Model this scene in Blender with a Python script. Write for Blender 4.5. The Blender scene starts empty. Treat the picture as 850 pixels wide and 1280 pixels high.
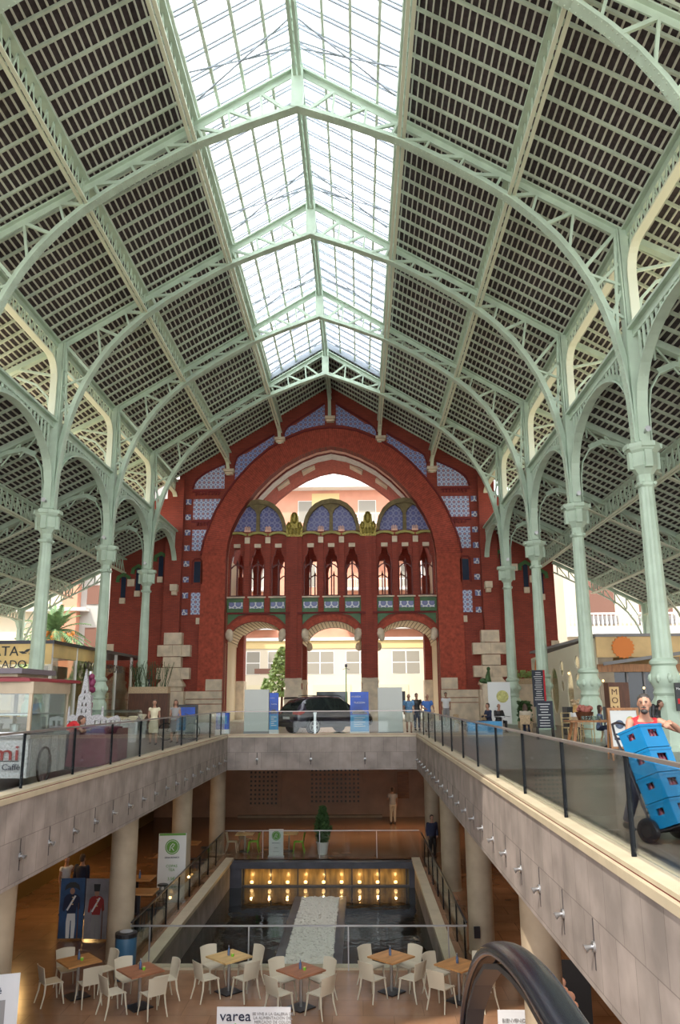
import bpy, math, random
from mathutils import Vector, Matrix
from mathutils.geometry import tessellate_polygon
random.seed(7)
PI = math.pi
scn = bpy.context.scene
COL = scn.collection
# ------------------------------------------------------------------ mesh builder
class MB:
    def __init__(s): s.v = []; s.f = []; s.m = []; s.mi = 0
    def add(s, vs, fs):
        n = len(s.v); s.v += [tuple(v) for v in vs]
        for f in fs: s.f.append(tuple(i+n for i in f)); s.m.append(s.mi)
        return s
    def box(s, x0, x1, y0, y1, z0, z1):
        vs = [(x0,y0,z0),(x1,y0,z0),(x1,y1,z0),(x0,y1,z0),(x0,y0,z1),(x1,y0,z1),(x1,y1,z1),(x0,y1,z1)]
        return s.add(vs, [(0,3,2,1),(4,5,6,7),(0,1,5,4),(1,2,6,5),(2,3,7,6),(3,0,4,7)])
    def cbox(s, c, d, rz=0, rx=0, ry=0):
        M = Matrix.Translation(c) @ Matrix.Rotation(rz,4,'Z') @ Matrix.Rotation(ry,4,'Y') @ Matrix.Rotation(rx,4,'X')
        a,b,e = d[0]/2,d[1]/2,d[2]/2
        vs = [M @ Vector(p) for p in [(-a,-b,-e),(a,-b,-e),(a,b,-e),(-a,b,-e),(-a,-b,e),(a,-b,e),(a,b,e),(-a,b,e)]]
        return s.add(vs, [(0,3,2,1),(4,5,6,7),(0,1,5,4),(1,2,6,5),(2,3,7,6),(3,0,4,7)])
    def bar(s, p, q, w, h, up=(0,0,1)):
        p = Vector(p); q = Vector(q); d = (q-p)
        if d.length < 1e-6: return s
        d.normalize(); up = Vector(up)
        r = d.cross(up)
        if r.length < 1e-4: r = d.cross(Vector((0,1,0)))
        if r.length < 1e-4: r = d.cross(Vector((1,0,0)))
        r.normalize(); u = r.cross(d)
        r = r*w/2; u = u*h/2
        vs = [p-r-u,p+r-u,p+r+u,p-r+u,q-r-u,q+r-u,q+r+u,q-r+u]
        return s.add(vs, [(0,1,2,3),(7,6,5,4),(0,4,5,1),(1,5,6,2),(2,6,7,3),(3,7,4,0)])
    def ribbon(s, pts, w, t, axis):
        # plate of width w along `axis`, thickness t, following pts
        ax = Vector(axis).normalized()*w/2; P = [Vector(p) for p in pts]; n0 = len(s.v); vs = []
        for i,p in enumerate(P):
            d = (P[min(i+1,len(P)-1)]-P[max(i-1,0)]).normalized()
            nn = d.cross(ax).normalized()*t/2
            vs += [p-ax-nn, p+ax-nn, p+ax+nn, p-ax+nn]
        fs = [(0,1,2,3)]
        for i in range(len(P)-1):
            a = 4*i
            for k in range(4): fs.append((a+k, a+4+k, a+4+(k+1)%4, a+(k+1)%4))
        a = 4*(len(P)-1); fs.append((a+3,a+2,a+1,a))
        return s.add(vs, fs)
    def loft(s, pts, rad, n=10, ref=(1,0,0), cap=True):
        P = [Vector(p) for p in pts]; vs = []
        for i,p in enumerate(P):
            d = P[min(i+1,len(P)-1)]-P[max(i-1,0)]
            if d.length < 1e-6: d = Vector((0,0,1))
            d.normalize(); r = Vector(ref); r = r-d*r.dot(d)
            if r.length < .05: r = Vector((0,1,0)); r = r-d*r.dot(d)
            r.normalize(); u = d.cross(r)
            ra = rad[i] if isinstance(rad,(list,tuple)) else rad
            ra,rb = ra if isinstance(ra,(list,tuple)) else (ra,ra)
            for k in range(n):
                a = 2*PI*k/n; vs.append(p+r*ra*math.cos(a)+u*rb*math.sin(a))
        fs = []
        for i in range(len(P)-1):
            for k in range(n): fs.append((i*n+k, i*n+(k+1)%n, (i+1)*n+(k+1)%n, (i+1)*n+k))
        if cap:
            fs.append(tuple(range(n-1,-1,-1))); b = (len(P)-1)*n; fs.append(tuple(b+k for k in range(n)))
        return s.add(vs, fs)
    def lathe(s, prof, n=16, c=(0,0,0), mod=None, rot=0):
        vs = []
        for (r,z) in prof:
            for k in range(n):
                rr = r*(mod(k) if mod else 1); a = 2*PI*(k+.5)/n+rot
                vs.append((c[0]+rr*math.cos(a), c[1]+rr*math.sin(a), c[2]+z))
        fs = []
        for i in range(len(prof)-1):
            for k in range(n): fs.append((i*n+k, i*n+(k+1)%n, (i+1)*n+(k+1)%n, (i+1)*n+k))
        fs.append(tuple(range(n-1,-1,-1))); b = (len(prof)-1)*n; fs.append(tuple(b+k for k in range(n)))
        return s.add(vs, fs)
    def ball(s, c, r, n=12, m=8):
        r = r if isinstance(r,(list,tuple)) else (r,r,r); vs = []
        for i in range(m+1):
            t = PI*i/m
            for k in range(n):
                a = 2*PI*k/n; vs.append((c[0]+r[0]*math.sin(t)*math.cos(a), c[1]+r[1]*math.sin(t)*math.sin(a), c[2]-r[2]*math.cos(t)))
        fs = []
        for i in range(m):
            for k in range(n): fs.append((i*n+k, i*n+(k+1)%n, (i+1)*n+(k+1)%n, (i+1)*n+k))
        return s.add(vs, fs)
    def prism(s, outer, y0, y1, holes=(), plane='xz'):
        loops = [list(outer)]+[list(h) for h in holes]
        flat = [p for l in loops for p in l]
        tris = tessellate_polygon([[Vector((p[0],p[1],0)) for p in l] for l in loops])
        def mk(p, t):
            if plane == 'xz': return (p[0], t, p[1])
            if plane == 'xy': return (p[0], p[1], t)
            return (t, p[0], p[1])
        n = len(flat)
        vs = [mk(p,y0) for p in flat]+[mk(p,y1) for p in flat]
        fs = []
        for t in tris:
            a,b,c = t
            area = (flat[b][0]-flat[a][0])*(flat[c][1]-flat[a][1])-(flat[b][1]-flat[a][1])*(flat[c][0]-flat[a][0])
            if area < 0: a,b,c = a,c,b
            fs.append((a,b,c)); fs.append((n+c,n+b,n+a))
        o = 0
        for l in loops:
            m = len(l)
            for i in range(m): fs.append((o+i, n+o+i, n+o+(i+1)%m, o+(i+1)%m))
            o += m
        return s.add(vs, fs)
    def build(s, name, mat=None, parent=None, loc=(0,0,0), rz=0, smooth=False, mats=None, **kw):
        me = bpy.data.meshes.new(name); me.from_pydata(s.v, [], s.f)
        if mats:
            for m in mats: me.materials.append(m)
            me.polygons.foreach_set('material_index', s.m)
        elif mat: me.materials.append(mat)
        import bmesh as _b
        bm = _b.new(); bm.from_mesh(me); _b.ops.recalc_face_normals(bm, faces=bm.faces); bm.to_mesh(me); bm.free()
        if smooth:
            me.polygons.foreach_set('use_smooth', [True]*len(me.polygons))
            try: me.set_sharp_from_angle(angle=math.radians(40))
            except Exception: pass
        o = bpy.data.objects.new(name, me); COL.objects.link(o)
        o.location = loc; o.rotation_euler.z = rz
        if parent: o.parent = parent
        for k,v in kw.items(): o[k] = v
        return o
def empty(name, loc=(0,0,0), rz=0):
    o = bpy.data.objects.new(name, None); COL.objects.link(o); o.location = loc; o.rotation_euler.z = rz
    o.empty_display_size = .2
    return o
def tag(o, label, cat, group=None, kind=None):
    o['label'] = label; o['category'] = cat
    if group: o['group'] = group
    if kind: o['kind'] = kind
    return o
def st(o): o['kind'] = 'structure'; return o
def copy_tree(o, parent=None):
    c = o.copy(); COL.objects.link(c)
    if parent: c.parent = parent
    for ch in list(o.children): copy_tree(ch, c)
    return c
def place(proto, used, loc, rz, label, group=None, sc=None):
    o = proto if not used else copy_tree(proto)
    o.location = loc; o.rotation_euler.z = rz; o['label'] = label
    if group: o['group'] = group
    if sc: o.scale = (sc,sc,sc)
    return o
def text(s, size, mat, parent, loc, rot=(PI/2,0,0), name='lettering', depth=.006, align='CENTER', sx=1):
    cu = bpy.data.curves.new(name, 'FONT'); cu.body = s; cu.size = size; cu.extrude = depth; cu.align_x = align; cu.resolution_u = 3
    t = bpy.data.objects.new('tmp', cu); COL.objects.link(t)
    bpy.context.view_layer.update()
    dg = bpy.context.evaluated_depsgraph_get()
    me = bpy.data.meshes.new_from_object(t.evaluated_get(dg)); me.name = name
    bpy.data.objects.remove(t); bpy.data.curves.remove(cu)
    me.materials.clear(); me.materials.append(mat)
    o = bpy.data.objects.new(name, me); COL.objects.link(o)
    o.parent = parent; o.location = loc; o.rotation_euler = rot; o.scale = (sx,1,1)
    return o
# ------------------------------------------------------------------ materials
def newmat(name):
    m = bpy.data.materials.new(name); m.use_nodes = True
    nt = m.node_tree; b = nt.nodes['Principled BSDF']; return m, nt, b
def N(nt, t, **kw):
    n = nt.nodes.new(t)
    for k,v in kw.items():
        if k.startswith('_'): setattr(n, k[1:], v)
        else: n.inputs[k.replace('__',' ')].default_value = v
    return n
def c4(c): return (c[0],c[1],c[2],1)
def mat(name, col, rough=.5, metal=0, noise=None, bump=0, spec=None, emit=None, stretch=None, obj=True):
    m, nt, b = newmat(name)
    b.inputs['Base Color'].default_value = c4(col); b.inputs['Roughness'].default_value = rough; b.inputs['Metallic'].default_value = metal
    if spec is not None: b.inputs['Specular IOR Level'].default_value = spec
    if emit: b.inputs['Emission Color'].default_value = c4(emit[0]); b.inputs['Emission Strength'].default_value = emit[1]
    if noise:
        tc = N(nt,'ShaderNodeTexCoord'); mp = N(nt,'ShaderNodeMapping'); nz = N(nt,'ShaderNodeTexNoise', Scale=noise[0], Detail=5)
        if stretch: mp.inputs['Scale'].default_value = stretch
        nt.links.new(tc.outputs['Object'], mp.inputs[0]); nt.links.new(mp.outputs[0], nz.inputs[0])
        rp = N(nt,'ShaderNodeValToRGB'); a = noise[1]
        rp.color_ramp.elements[0].position = .3; rp.color_ramp.elements[1].position = .7
        rp.color_ramp.elements[0].color = c4([max(0,c*(1-a)) for c in col]); rp.color_ramp.elements[1].color = c4([min(1,c*(1+a)) for c in col])
        nt.links.new(nz.outputs[0], rp.inputs[0]); nt.links.new(rp.outputs[0], b.inputs['Base Color'])
        if bump:
            bp = N(nt,'ShaderNodeBump', Strength=bump, Distance=.02); nt.links.new(nz.outputs[0], bp.inputs['Height']); nt.links.new(bp.outputs[0], b.inputs['Normal'])
    return m
def bricky(name, c1, c2, mortar, w, h, axes='xz', rough=.8, off=.5, ms=.012, noise=.25, bump=.3, nscale=1.2, squash=1):
    m, nt, b = newmat(name); b.inputs['Roughness'].default_value = rough
    tc = N(nt,'ShaderNodeTexCoord'); sp = N(nt,'ShaderNodeSeparateXYZ'); cb = N(nt,'ShaderNodeCombineXYZ')
    nt.links.new(tc.outputs['Object'], sp.inputs[0])
    o = {'x':0,'y':1,'z':2}
    if axes == 'wz':   # whichever horizontal runs along the wall
        ad = N(nt,'ShaderNodeMath', _operation='ADD'); nt.links.new(sp.outputs[0], ad.inputs[0]); nt.links.new(sp.outputs[1], ad.inputs[1]); nt.links.new(ad.outputs[0], cb.inputs[0]); nt.links.new(sp.outputs[2], cb.inputs[1])
    else:
        nt.links.new(sp.outputs[o[axes[0]]], cb.inputs[0]); nt.links.new(sp.outputs[o[axes[1]]], cb.inputs[1])
    br = N(nt,'ShaderNodeTexBrick', Color1=c4(c1), Color2=c4(c2), Mortar=c4(mortar), Scale=1.0)
    br.inputs['Brick Width'].default_value = w; br.inputs['Row Height'].default_value = h; br.inputs['Mortar Size'].default_value = ms; br.offset = off
    nt.links.new(cb.outputs[0], br.inputs['Vector'])
    nz = N(nt,'ShaderNodeTexNoise', Scale=nscale, Detail=6); nt.links.new(tc.outputs['Object'], nz.inputs[0])
    mr = N(nt,'ShaderNodeMapRange'); mr.inputs[1].default_value=.3; mr.inputs[2].default_value=.7; mr.inputs[3].default_value = 1-noise; mr.inputs[4].default_value = 1+noise
    nt.links.new(nz.outputs[0], mr.inputs[0])
    mx = N(nt,'ShaderNodeMixRGB', _blend_type='MULTIPLY', Fac=1.0)
    nt.links.new(br.outputs[0], mx.inputs[1]); nt.links.new(mr.outputs[0], mx.inputs[2]); nt.links.new(mx.outputs[0], b.inputs['Base Color'])
    if bump:
        bp = N(nt,'ShaderNodeBump', Strength=bump, Distance=.01); bp.invert = True; nt.links.new(br.outputs['Fac'], bp.inputs['Height']); nt.links.new(bp.outputs[0], b.inputs['Normal'])
    return m
def glass(name, tint=(1,1,1), refl=.08, rough=.02, op=0):
    m = bpy.data.materials.new(name); m.use_nodes = True; nt = m.node_tree; nt.nodes.clear()
    out = N(nt,'ShaderNodeOutputMaterial'); tr = N(nt,'ShaderNodeBsdfTransparent', Color=c4(tint)); gl = N(nt,'ShaderNodeBsdfGlossy', Roughness=rough)
    fr = N(nt,'ShaderNodeLayerWeight', Blend=.22); ad = N(nt,'ShaderNodeMath', _operation='MULTIPLY_ADD'); ad.inputs[1].default_value=.45; ad.inputs[2].default_value=refl
    nt.links.new(fr.outputs['Fresnel'], ad.inputs[0]); mx = N(nt,'ShaderNodeMixShader')
    nt.links.new(ad.outputs[0], mx.inputs[0]); nt.links.new(tr.outputs[0], mx.inputs[1]); nt.links.new(gl.outputs[0], mx.inputs[2])
    nt.links.new(mx.outputs[0], out.inputs[0]); return m
def dots(name, bg, fg, sx, axes='xz', r0=.22, r1=.36, mid=None, rough=.4, noise=.1):
    # grid of rings / dots
    m, nt, b = newmat(name); b.inputs['Roughness'].default_value = rough
    tc = N(nt,'ShaderNodeTexCoord'); sp = N(nt,'ShaderNodeSeparateXYZ'); nt.links.new(tc.outputs['Object'], sp.inputs[0])
    o = {'x':0,'y':1,'z':2}; fr = []
    for a in axes:
        mu = N(nt,'ShaderNodeMath', _operation='MULTIPLY'); mu.inputs[1].default_value = 1/sx; nt.links.new(sp.outputs[o[a]], mu.inputs[0])
        f = N(nt,'ShaderNodeMath', _operation='FRACT'); nt.links.new(mu.outputs[0], f.inputs[0])
        s_ = N(nt,'ShaderNodeMath', _operation='SUBTRACT'); s_.inputs[1].default_value=.5; nt.links.new(f.outputs[0], s_.inputs[0]); fr.append(s_)
    cb = N(nt,'ShaderNodeCombineXYZ'); nt.links.new(fr[0].outputs[0], cb.inputs[0]); nt.links.new(fr[1].outputs[0], cb.inputs[1])
    ln = N(nt,'ShaderNodeVectorMath', _operation='LENGTH'); nt.links.new(cb.outputs[0], ln.inputs[0])
    rp = N(nt,'ShaderNodeValToRGB'); rp.color_ramp.interpolation = 'CONSTANT'; e = rp.color_ramp.elements
    e[0].position = 0; e[0].color = c4(mid or bg); e[1].position = r0; e[1].color = c4(fg)
    n_ = e.new(r1); n_.color = c4(bg); n2 = e.new(.56); n2.color = c4(fg)
    nt.links.new(ln.outputs['Value'], rp.inputs[0]); nt.links.new(rp.outputs[0], b.inputs['Base Color'])
    return m
M = {}
M['mint'] = mat('mint_paint', (.47,.58,.46), .45, noise=(1.5,.12), bump=.05)
M['mint2'] = mat('mint_paint_roof', (.52,.59,.47), .5, noise=(3,.12))
M['lath'] = mat('roof_lath_paint', (.58,.58,.49), .6)
M['boards'] = mat('dark_roof_tiles', (.045,.032,.034), .8, noise=(6,.4))
M['brick'] = bricky('red_brick', (.33,.052,.028), (.26,.040,.022), (.17,.045,.03), .30, .09, axes='wz', noise=.12)
M['brickarch'] = mat('red_brick_voussoirs', (.36,.062,.032), .8, noise=(5,.3), bump=.2)
M['brickdark'] = mat('dark_red_moulding', (.16,.012,.01), .7)
M['litbrick'] = mat('pink_lit_brick', (.85,.50,.38), .8, noise=(3,.2))  # bounce light from outside is painted into this pink brick colour
M['greyplaster'] = mat('grey_white_soffit', (.75,.74,.70), .8, noise=(3,.15))
M['stone'] = bricky('beige_limestone', (.66,.54,.40), (.60,.48,.35), (.25,.2,.15), 1.0, .62, axes='wz', noise=.15, ms=.01)
M['stonep'] = mat('plain_limestone', (.66,.54,.40), .8, noise=(2,.18), bump=.15)
M['tile'] = dots('blue_white_tiles', (.50,.55,.68), (.13,.17,.42), .34, r0=.2, r1=.33, mid=(.5,.25,.2))
M['tiled'] = dots('blue_mosaic', (.20,.20,.36), (.08,.08,.22), .42, r0=.2, r1=.34, mid=(.10,.11,.3))
M['tilep'] = dots('blue_frieze_tiles', (.65,.66,.68), (.15,.18,.35), .5, r0=.18, r1=.42, mid=(.2,.2,.4))
M['olive'] = mat('olive_stone', (.17,.125,.05), .7, noise=(4,.25), bump=.2)
M['gold'] = mat('gilded_mosaic', (.25,.19,.035), .35, .5, noise=(12,.6), bump=.6)
M['greenp'] = mat('green_glaze', (.045,.13,.03), .45, noise=(3,.2))
M['yellowp'] = mat('yellow_green_glaze', (.30,.26,.05), .45, noise=(3,.2))
M['creamvault'] = bricky('cream_vault', (.80,.66,.46), (.72,.58,.40), (.30,.22,.12), 3.0, .42, axes='yx', ms=.05, noise=.05, bump=0)
M['wineframe'] = mat('wine_window_frame', (.14,.025,.02), .5)
M['bluedark'] = mat('dark_blue_glass', (.02,.03,.06), .15)
M['fascia'] = bricky('travertine_cladding', (.285,.235,.21), (.24,.20,.178), (.16,.13,.115), .55, .66, axes='wz', noise=.28, off=.5, ms=.006, bump=.05, nscale=1.6)
M['coping'] = mat('cream_coping', (.46,.38,.265), .5, noise=(2,.1))
M['floorup'] = bricky('grey_stone_paving', (.135,.112,.095), (.11,.092,.08), (.08,.07,.06), 1.2, .6, axes='yx', rough=.28, noise=.25, bump=.03)
M['floorlow'] = bricky('brown_marble_floor', (.28,.15,.085), (.24,.125,.07), (.17,.09,.05), 1.3, .9, axes='xy', rough=.2, noise=.2, bump=.02, ms=.008)
M['street'] = mat('street_paving', (.34,.32,.28), .9, noise=(.5,.1))
M['steel'] = mat('brushed_steel', (.45,.45,.46), .35, .9)
M['darkpost'] = mat('black_post_paint', (.003,.004,.006), .65, spec=.15)
M['railm'] = mat('brushed_rail', (.33,.28,.26), .35, .6)
M['railg'] = glass('railing_glass', (.93,.96,.95), .02)
M['glass'] = glass('clear_glass', (.85,.9,.88), .06)
M['darkglass'] = mat('dark_window_glass', (.02,.025,.03), .08)
M['conc'] = mat('warm_concrete', (.36,.285,.20), .7, noise=(2,.15), bump=.05)
M['ceil'] = mat('basement_ceiling', (.25,.2,.15), .8)
M['wood'] = mat('orange_wood_panel', (.28,.10,.025), .45, noise=(3,.3), stretch=(1,1,8))
M['wallbrown'] = mat('brown_stone_panel', (.40,.24,.16), .6, noise=(1.5,.15))
M['black'] = mat('black', (.01,.01,.012), .4)
M['rubber'] = mat('black_rubber', (.006,.007,.012), .22, spec=.5)
M['white'] = mat('white_plastic', (.53,.47,.36), .45)
M['pure'] = mat('white_print', (.60,.60,.58), .5)
M['tabletop'] = mat('oak_tabletop', (.46,.22,.075), .4, noise=(2,.3), stretch=(1,10,1))
M['tabletopl'] = mat('pale_oak_tabletop', (.55,.36,.15), .4, noise=(2,.25), stretch=(1,10,1))
M['tabletopd'] = mat('walnut_tabletop', (.30,.12,.06), .4, noise=(2,.3), stretch=(1,10,1))
M['darksteel'] = mat('dark_steel', (.05,.05,.06), .35, .8)
M['skin'] = mat('skin', (.34,.175,.115), .55)
M['hair'] = mat('dark_hair', (.055,.028,.017), .6)
M['greyhair'] = mat('grey_hair', (.032,.027,.024), .6)
M['red'] = mat('red_cloth', (.50,.012,.018), .7)
M['bluesh'] = mat('blue_shirt', (.05,.14,.42), .7)
M['check'] = mat('pale_blue_check', (.10,.22,.38), .7, noise=(30,.5))
M['khaki'] = mat('khaki_cloth', (.42,.36,.28), .8)
M['navy'] = mat('navy_cloth', (.015,.02,.05), .8)
M['cream'] = mat('cream_cloth', (.62,.55,.38), .8)
M['greycl'] = mat('grey_cloth', (.26,.25,.25), .8)
M['whitecl'] = mat('white_cloth', (.65,.64,.64), .8)
M['crate'] = mat('blue_crate_plastic', (.0,.13,.30), .35, noise=(4,.08))
M['crated'] = mat('dark_bottle_caps', (.10,.005,.02), .4, noise=(40,.9))
M['leaf'] = mat('leaf_green', (.035,.08,.02), .6, noise=(6,.4))
M['leafl'] = mat('sunlit_leaf', (.30,.42,.13), .6, noise=(3,.4))
M['palm'] = mat('palm_frond', (.13,.22,.09), .6, noise=(3,.3))
M['orange'] = mat('orange_fruit', (.75,.25,.04), .6)
M['green'] = mat('bright_green', (.16,.42,.02), .5)
M['signblue'] = mat('banner_blue', (.01,.07,.42), .4, noise=(1.2,.5))
M['lightblue'] = mat('banner_light_blue', (.04,.24,.46), .4, noise=(2,.3))
M['panelgrey'] = mat('pale_grey_panel', (.48,.49,.46), .6)
M['carpaint'] = mat('dark_aubergine_car_paint', (.035,.028,.045), .18, .2, spec=.8)
M['taillight'] = mat('tail_light_red', (.30,.01,.01), .2)
M['creamwall'] = mat('cream_render', (.62,.55,.43), .9, noise=(.4,.05))
M['yelwall'] = mat('yellow_render', (.64,.49,.24), .9)
M['salmon'] = mat('salmon_brick', (.58,.27,.18), .9, noise=(1,.08))
M['whitetrim'] = mat('white_trim', (.75,.73,.70), .7)
M['blind'] = mat('roller_blind', (.27,.25,.21), .8)
M['shutter'] = mat('brown_shutter', (.17,.08,.055), .7)
M['ochre'] = mat('ochre_kiosk_panel', (.70,.48,.22), .6, noise=(1,.2))
M['orangep'] = mat('orange_disc_paint', (.72,.20,.02), .5)
M['darkwood'] = mat('dark_walnut', (.10,.035,.015), .5, noise=(2,.3), stretch=(8,8,1))
M['midwood'] = mat('chestnut_wood', (.36,.16,.06), .5, noise=(2,.3), stretch=(8,8,1))
M['chalk'] = mat('slate_chalkboard', (.02,.025,.04), .6)
M['chalkw'] = mat('chalk_white', (.6,.6,.6), .8)
M['purple'] = mat('plum_cloth', (.16,.03,.06), .8, noise=(2,.3))
M['wicker'] = mat('wicker', (.5,.36,.22), .7, noise=(20,.3))
M['pebble'] = mat('white_pebble', (.62,.59,.52), .8)
M['lamp'] = mat('warm_lamp', (1,.8,.5), .5, emit=((1,.62,.25),2))
M['lampw'] = mat('white_lamp', (1,.9,.8), .5, emit=((1,.85,.65),10))
M['slate'] = mat('dark_slate', (.06,.06,.075), .35, noise=(2,.3))
def watermat():
    m, nt, b = newmat('pool_water'); b.inputs['Base Color'].default_value = (.008,.012,.014,1); b.inputs['Roughness'].default_value = .04; b.inputs['Specular IOR Level'].default_value = .7
    tc = N(nt,'ShaderNodeTexCoord'); nz = N(nt,'ShaderNodeTexNoise', Scale=2.2, Detail=3); bp = N(nt,'ShaderNodeBump', Strength=.25, Distance=.05)
    nt.links.new(tc.outputs['Object'], nz.inputs[0]); nt.links.new(nz.outputs[0], bp.inputs['Height']); nt.links.new(bp.outputs[0], b.inputs['Normal']); return m
M['water'] = watermat()
def frosted():
    m = bpy.data.materials.new('skylight_glass'); m.use_nodes = True; nt = m.node_tree; nt.nodes.clear()
    out = N(nt,'ShaderNodeOutputMaterial'); a = N(nt,'ShaderNodeBsdfTranslucent', Color=(.95,.97,1,1)); b = N(nt,'ShaderNodeBsdfTransparent', Color=(.95,.97,1,1)); mx = N(nt,'ShaderNodeMixShader', Fac=.22)
    nt.links.new(a.outputs[0], mx.inputs[1]); nt.links.new(b.outputs[0], mx.inputs[2]); nt.links.new(mx.outputs[0], out.inputs[0]); return m
M['sky'] = frosted()
# ------------------------------------------------------------------ shared dimensions
XC = -2.0; FX = -1.95; D = 8.1; Y0 = 24.65; YF = 56.6
W = 11.18; WO = 22.1; H0 = 1.579
LZ = -5.0                      # basement floor
SL = .621; ZR = 24.17; ZE = 17.22
def YK(k): return Y0+D*k
def roofz(u): return ZR-SL*abs(u)
def aislez(u): return 13.42-.5*(abs(u)-W)
# ------------------------------------------------------------------ roof of the nave
YA, YB = 2.0, YF
TH = .30                                           # rafters stand this much over the chord line
def slopebox(mb, s, u0, u1, y0, y1, dz0, dz1, f):
    x0, x1 = XC+s*u0, XC+s*u1
    vs = []
    for (x,u) in ((x0,u0),(x1,u1)):
        for y in (y0,y1):
            for dz in (dz0,dz1): vs.append((x,y,f(u)+dz))
    mb.add(vs, [(0,1,3,2),(4,6,7,5),(0,4,5,1),(2,3,7,6),(0,2,6,4),(1,5,7,3)])
def roofset(name, rng, f, y0, y1, slope, lath_sp=.245, lab=''):
    u0,u1 = rng
    a = MB(); b = MB(); c = MB()
    for s in (-1,1):
        slopebox(a, s, u0, u1, y0, y1, TH+.14, TH+.30, f)
        n = int((u1-u0)*math.sqrt(1+slope*slope)/lath_sp)
        for i in range(n+1):
            u = u0+(u1-u0)*(i+.5)/(n+1); slopebox(b, s, u-.022, u+.022, y0, y1, TH+.10, TH+.14, f)
        ny = int((y1-y0)/.9)
        k = 0; y = YK(4)-.0
        while y > y0:
            slopebox(c, s, u0, u1, y-.04, y+.04, TH-.02, TH+.10, f) if y < y1 else None
            y -= .9
    st(a.build(name, M['boards'])); st(b.build(name+'_laths', M['lath'])); st(c.build(name+'_rafters', M['mint2']))
roofset('ceiling', (3.75,14.4), roofz, YA, YF+.0, SL)
# skylight
def sky():
    r = MB(); g = MB(); lp = MB()
    for s in (-1,1):
        slopebox(g, s, 0, 3.8, YA, YF-7.6, TH+.34, TH+.36, roofz)
        y = YK(4)-8.1-.45
        while y > YA:
            for o in (-.09,.09): slopebox(r, s, .1, 3.8, y+o-.026, y+o+.026, TH+.20, TH+.27, roofz)
            y -= .9
        for u in (1.0,1.95,2.9,3.62): slopebox(lp, s, u-.05, u+.05, YA, YF-7.6, TH+.08, TH+.22, roofz)
        slopebox(lp, s, 3.72, 3.95, YA, YF-7.6, TH+.28, TH+.37, roofz); slopebox(lp, s, 0, .14, YA, YF-7.6, TH+.30, TH+.38, roofz)
        # solid strip over the last bay
        slopebox(r, s, .1, 3.8, YF-7.6, YF-7.4, TH-.1, TH+.34, roofz)
    w = st(g.build('window_skylight', M['sky'])); r.build('glazing_bar', M['steelblue'], w); lp.build('glazing_purlin', M['mint2'], w)
    # end bay: roofed like the slopes
    roofset('ceiling_end_bay', (.0,3.78), roofz, YF-7.4, YF, SL)
M['steelblue'] = mat('grey_blue_glazing_bar', (.26,.29,.33), .5)
sky()
# aisles
roofset('ceiling_aisle', (W+.1,23.3), lambda u: aislez(u)-TH, YA, YF, .5)
rt = MB()
for s in (-1,1): slopebox(rt, s, W+.1, 23.4, YA, YF, .31, .34, aislez)
st(rt.build('ceiling_aisle_bounce_sheet', mat('pale_bounce_sheet',(.62,.52,.36),.9)))  # unseen pale sheet added to bounce sunlight onto the overhang undersides
# cross rods under the skylight
def rods():
    for k in range(-1,4):
        root = empty('wind_bracing', (XC, YK(k), 0))
        tag(root, ['crossed thin steel rods under the skylight in the bay nearest the viewer','crossed thin steel rods under the skylight beside the large near truss','crossed thin steel rods under the skylight, second bay from the near truss','crossed thin steel rods under the skylight, third bay from the near truss','crossed thin steel rods under the skylight next to the roofed end bay'][k+1], 'bracing', 'skylight wind bracing')
        for s in (-1,1):
            for (a,b) in (((.15,-2.0),(3.5,-.7)),((.15,-.7),(3.5,-2.0)),((.15,-1.0),(1.9,-1.35))):
                m = MB(); m.bar((s*a[0],a[1],roofz(a[0])+.2),(s*b[0],b[1],roofz(b[0])+.2),.045,.045); m.build('rod', M['steelblue'], root)
rods()
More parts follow.
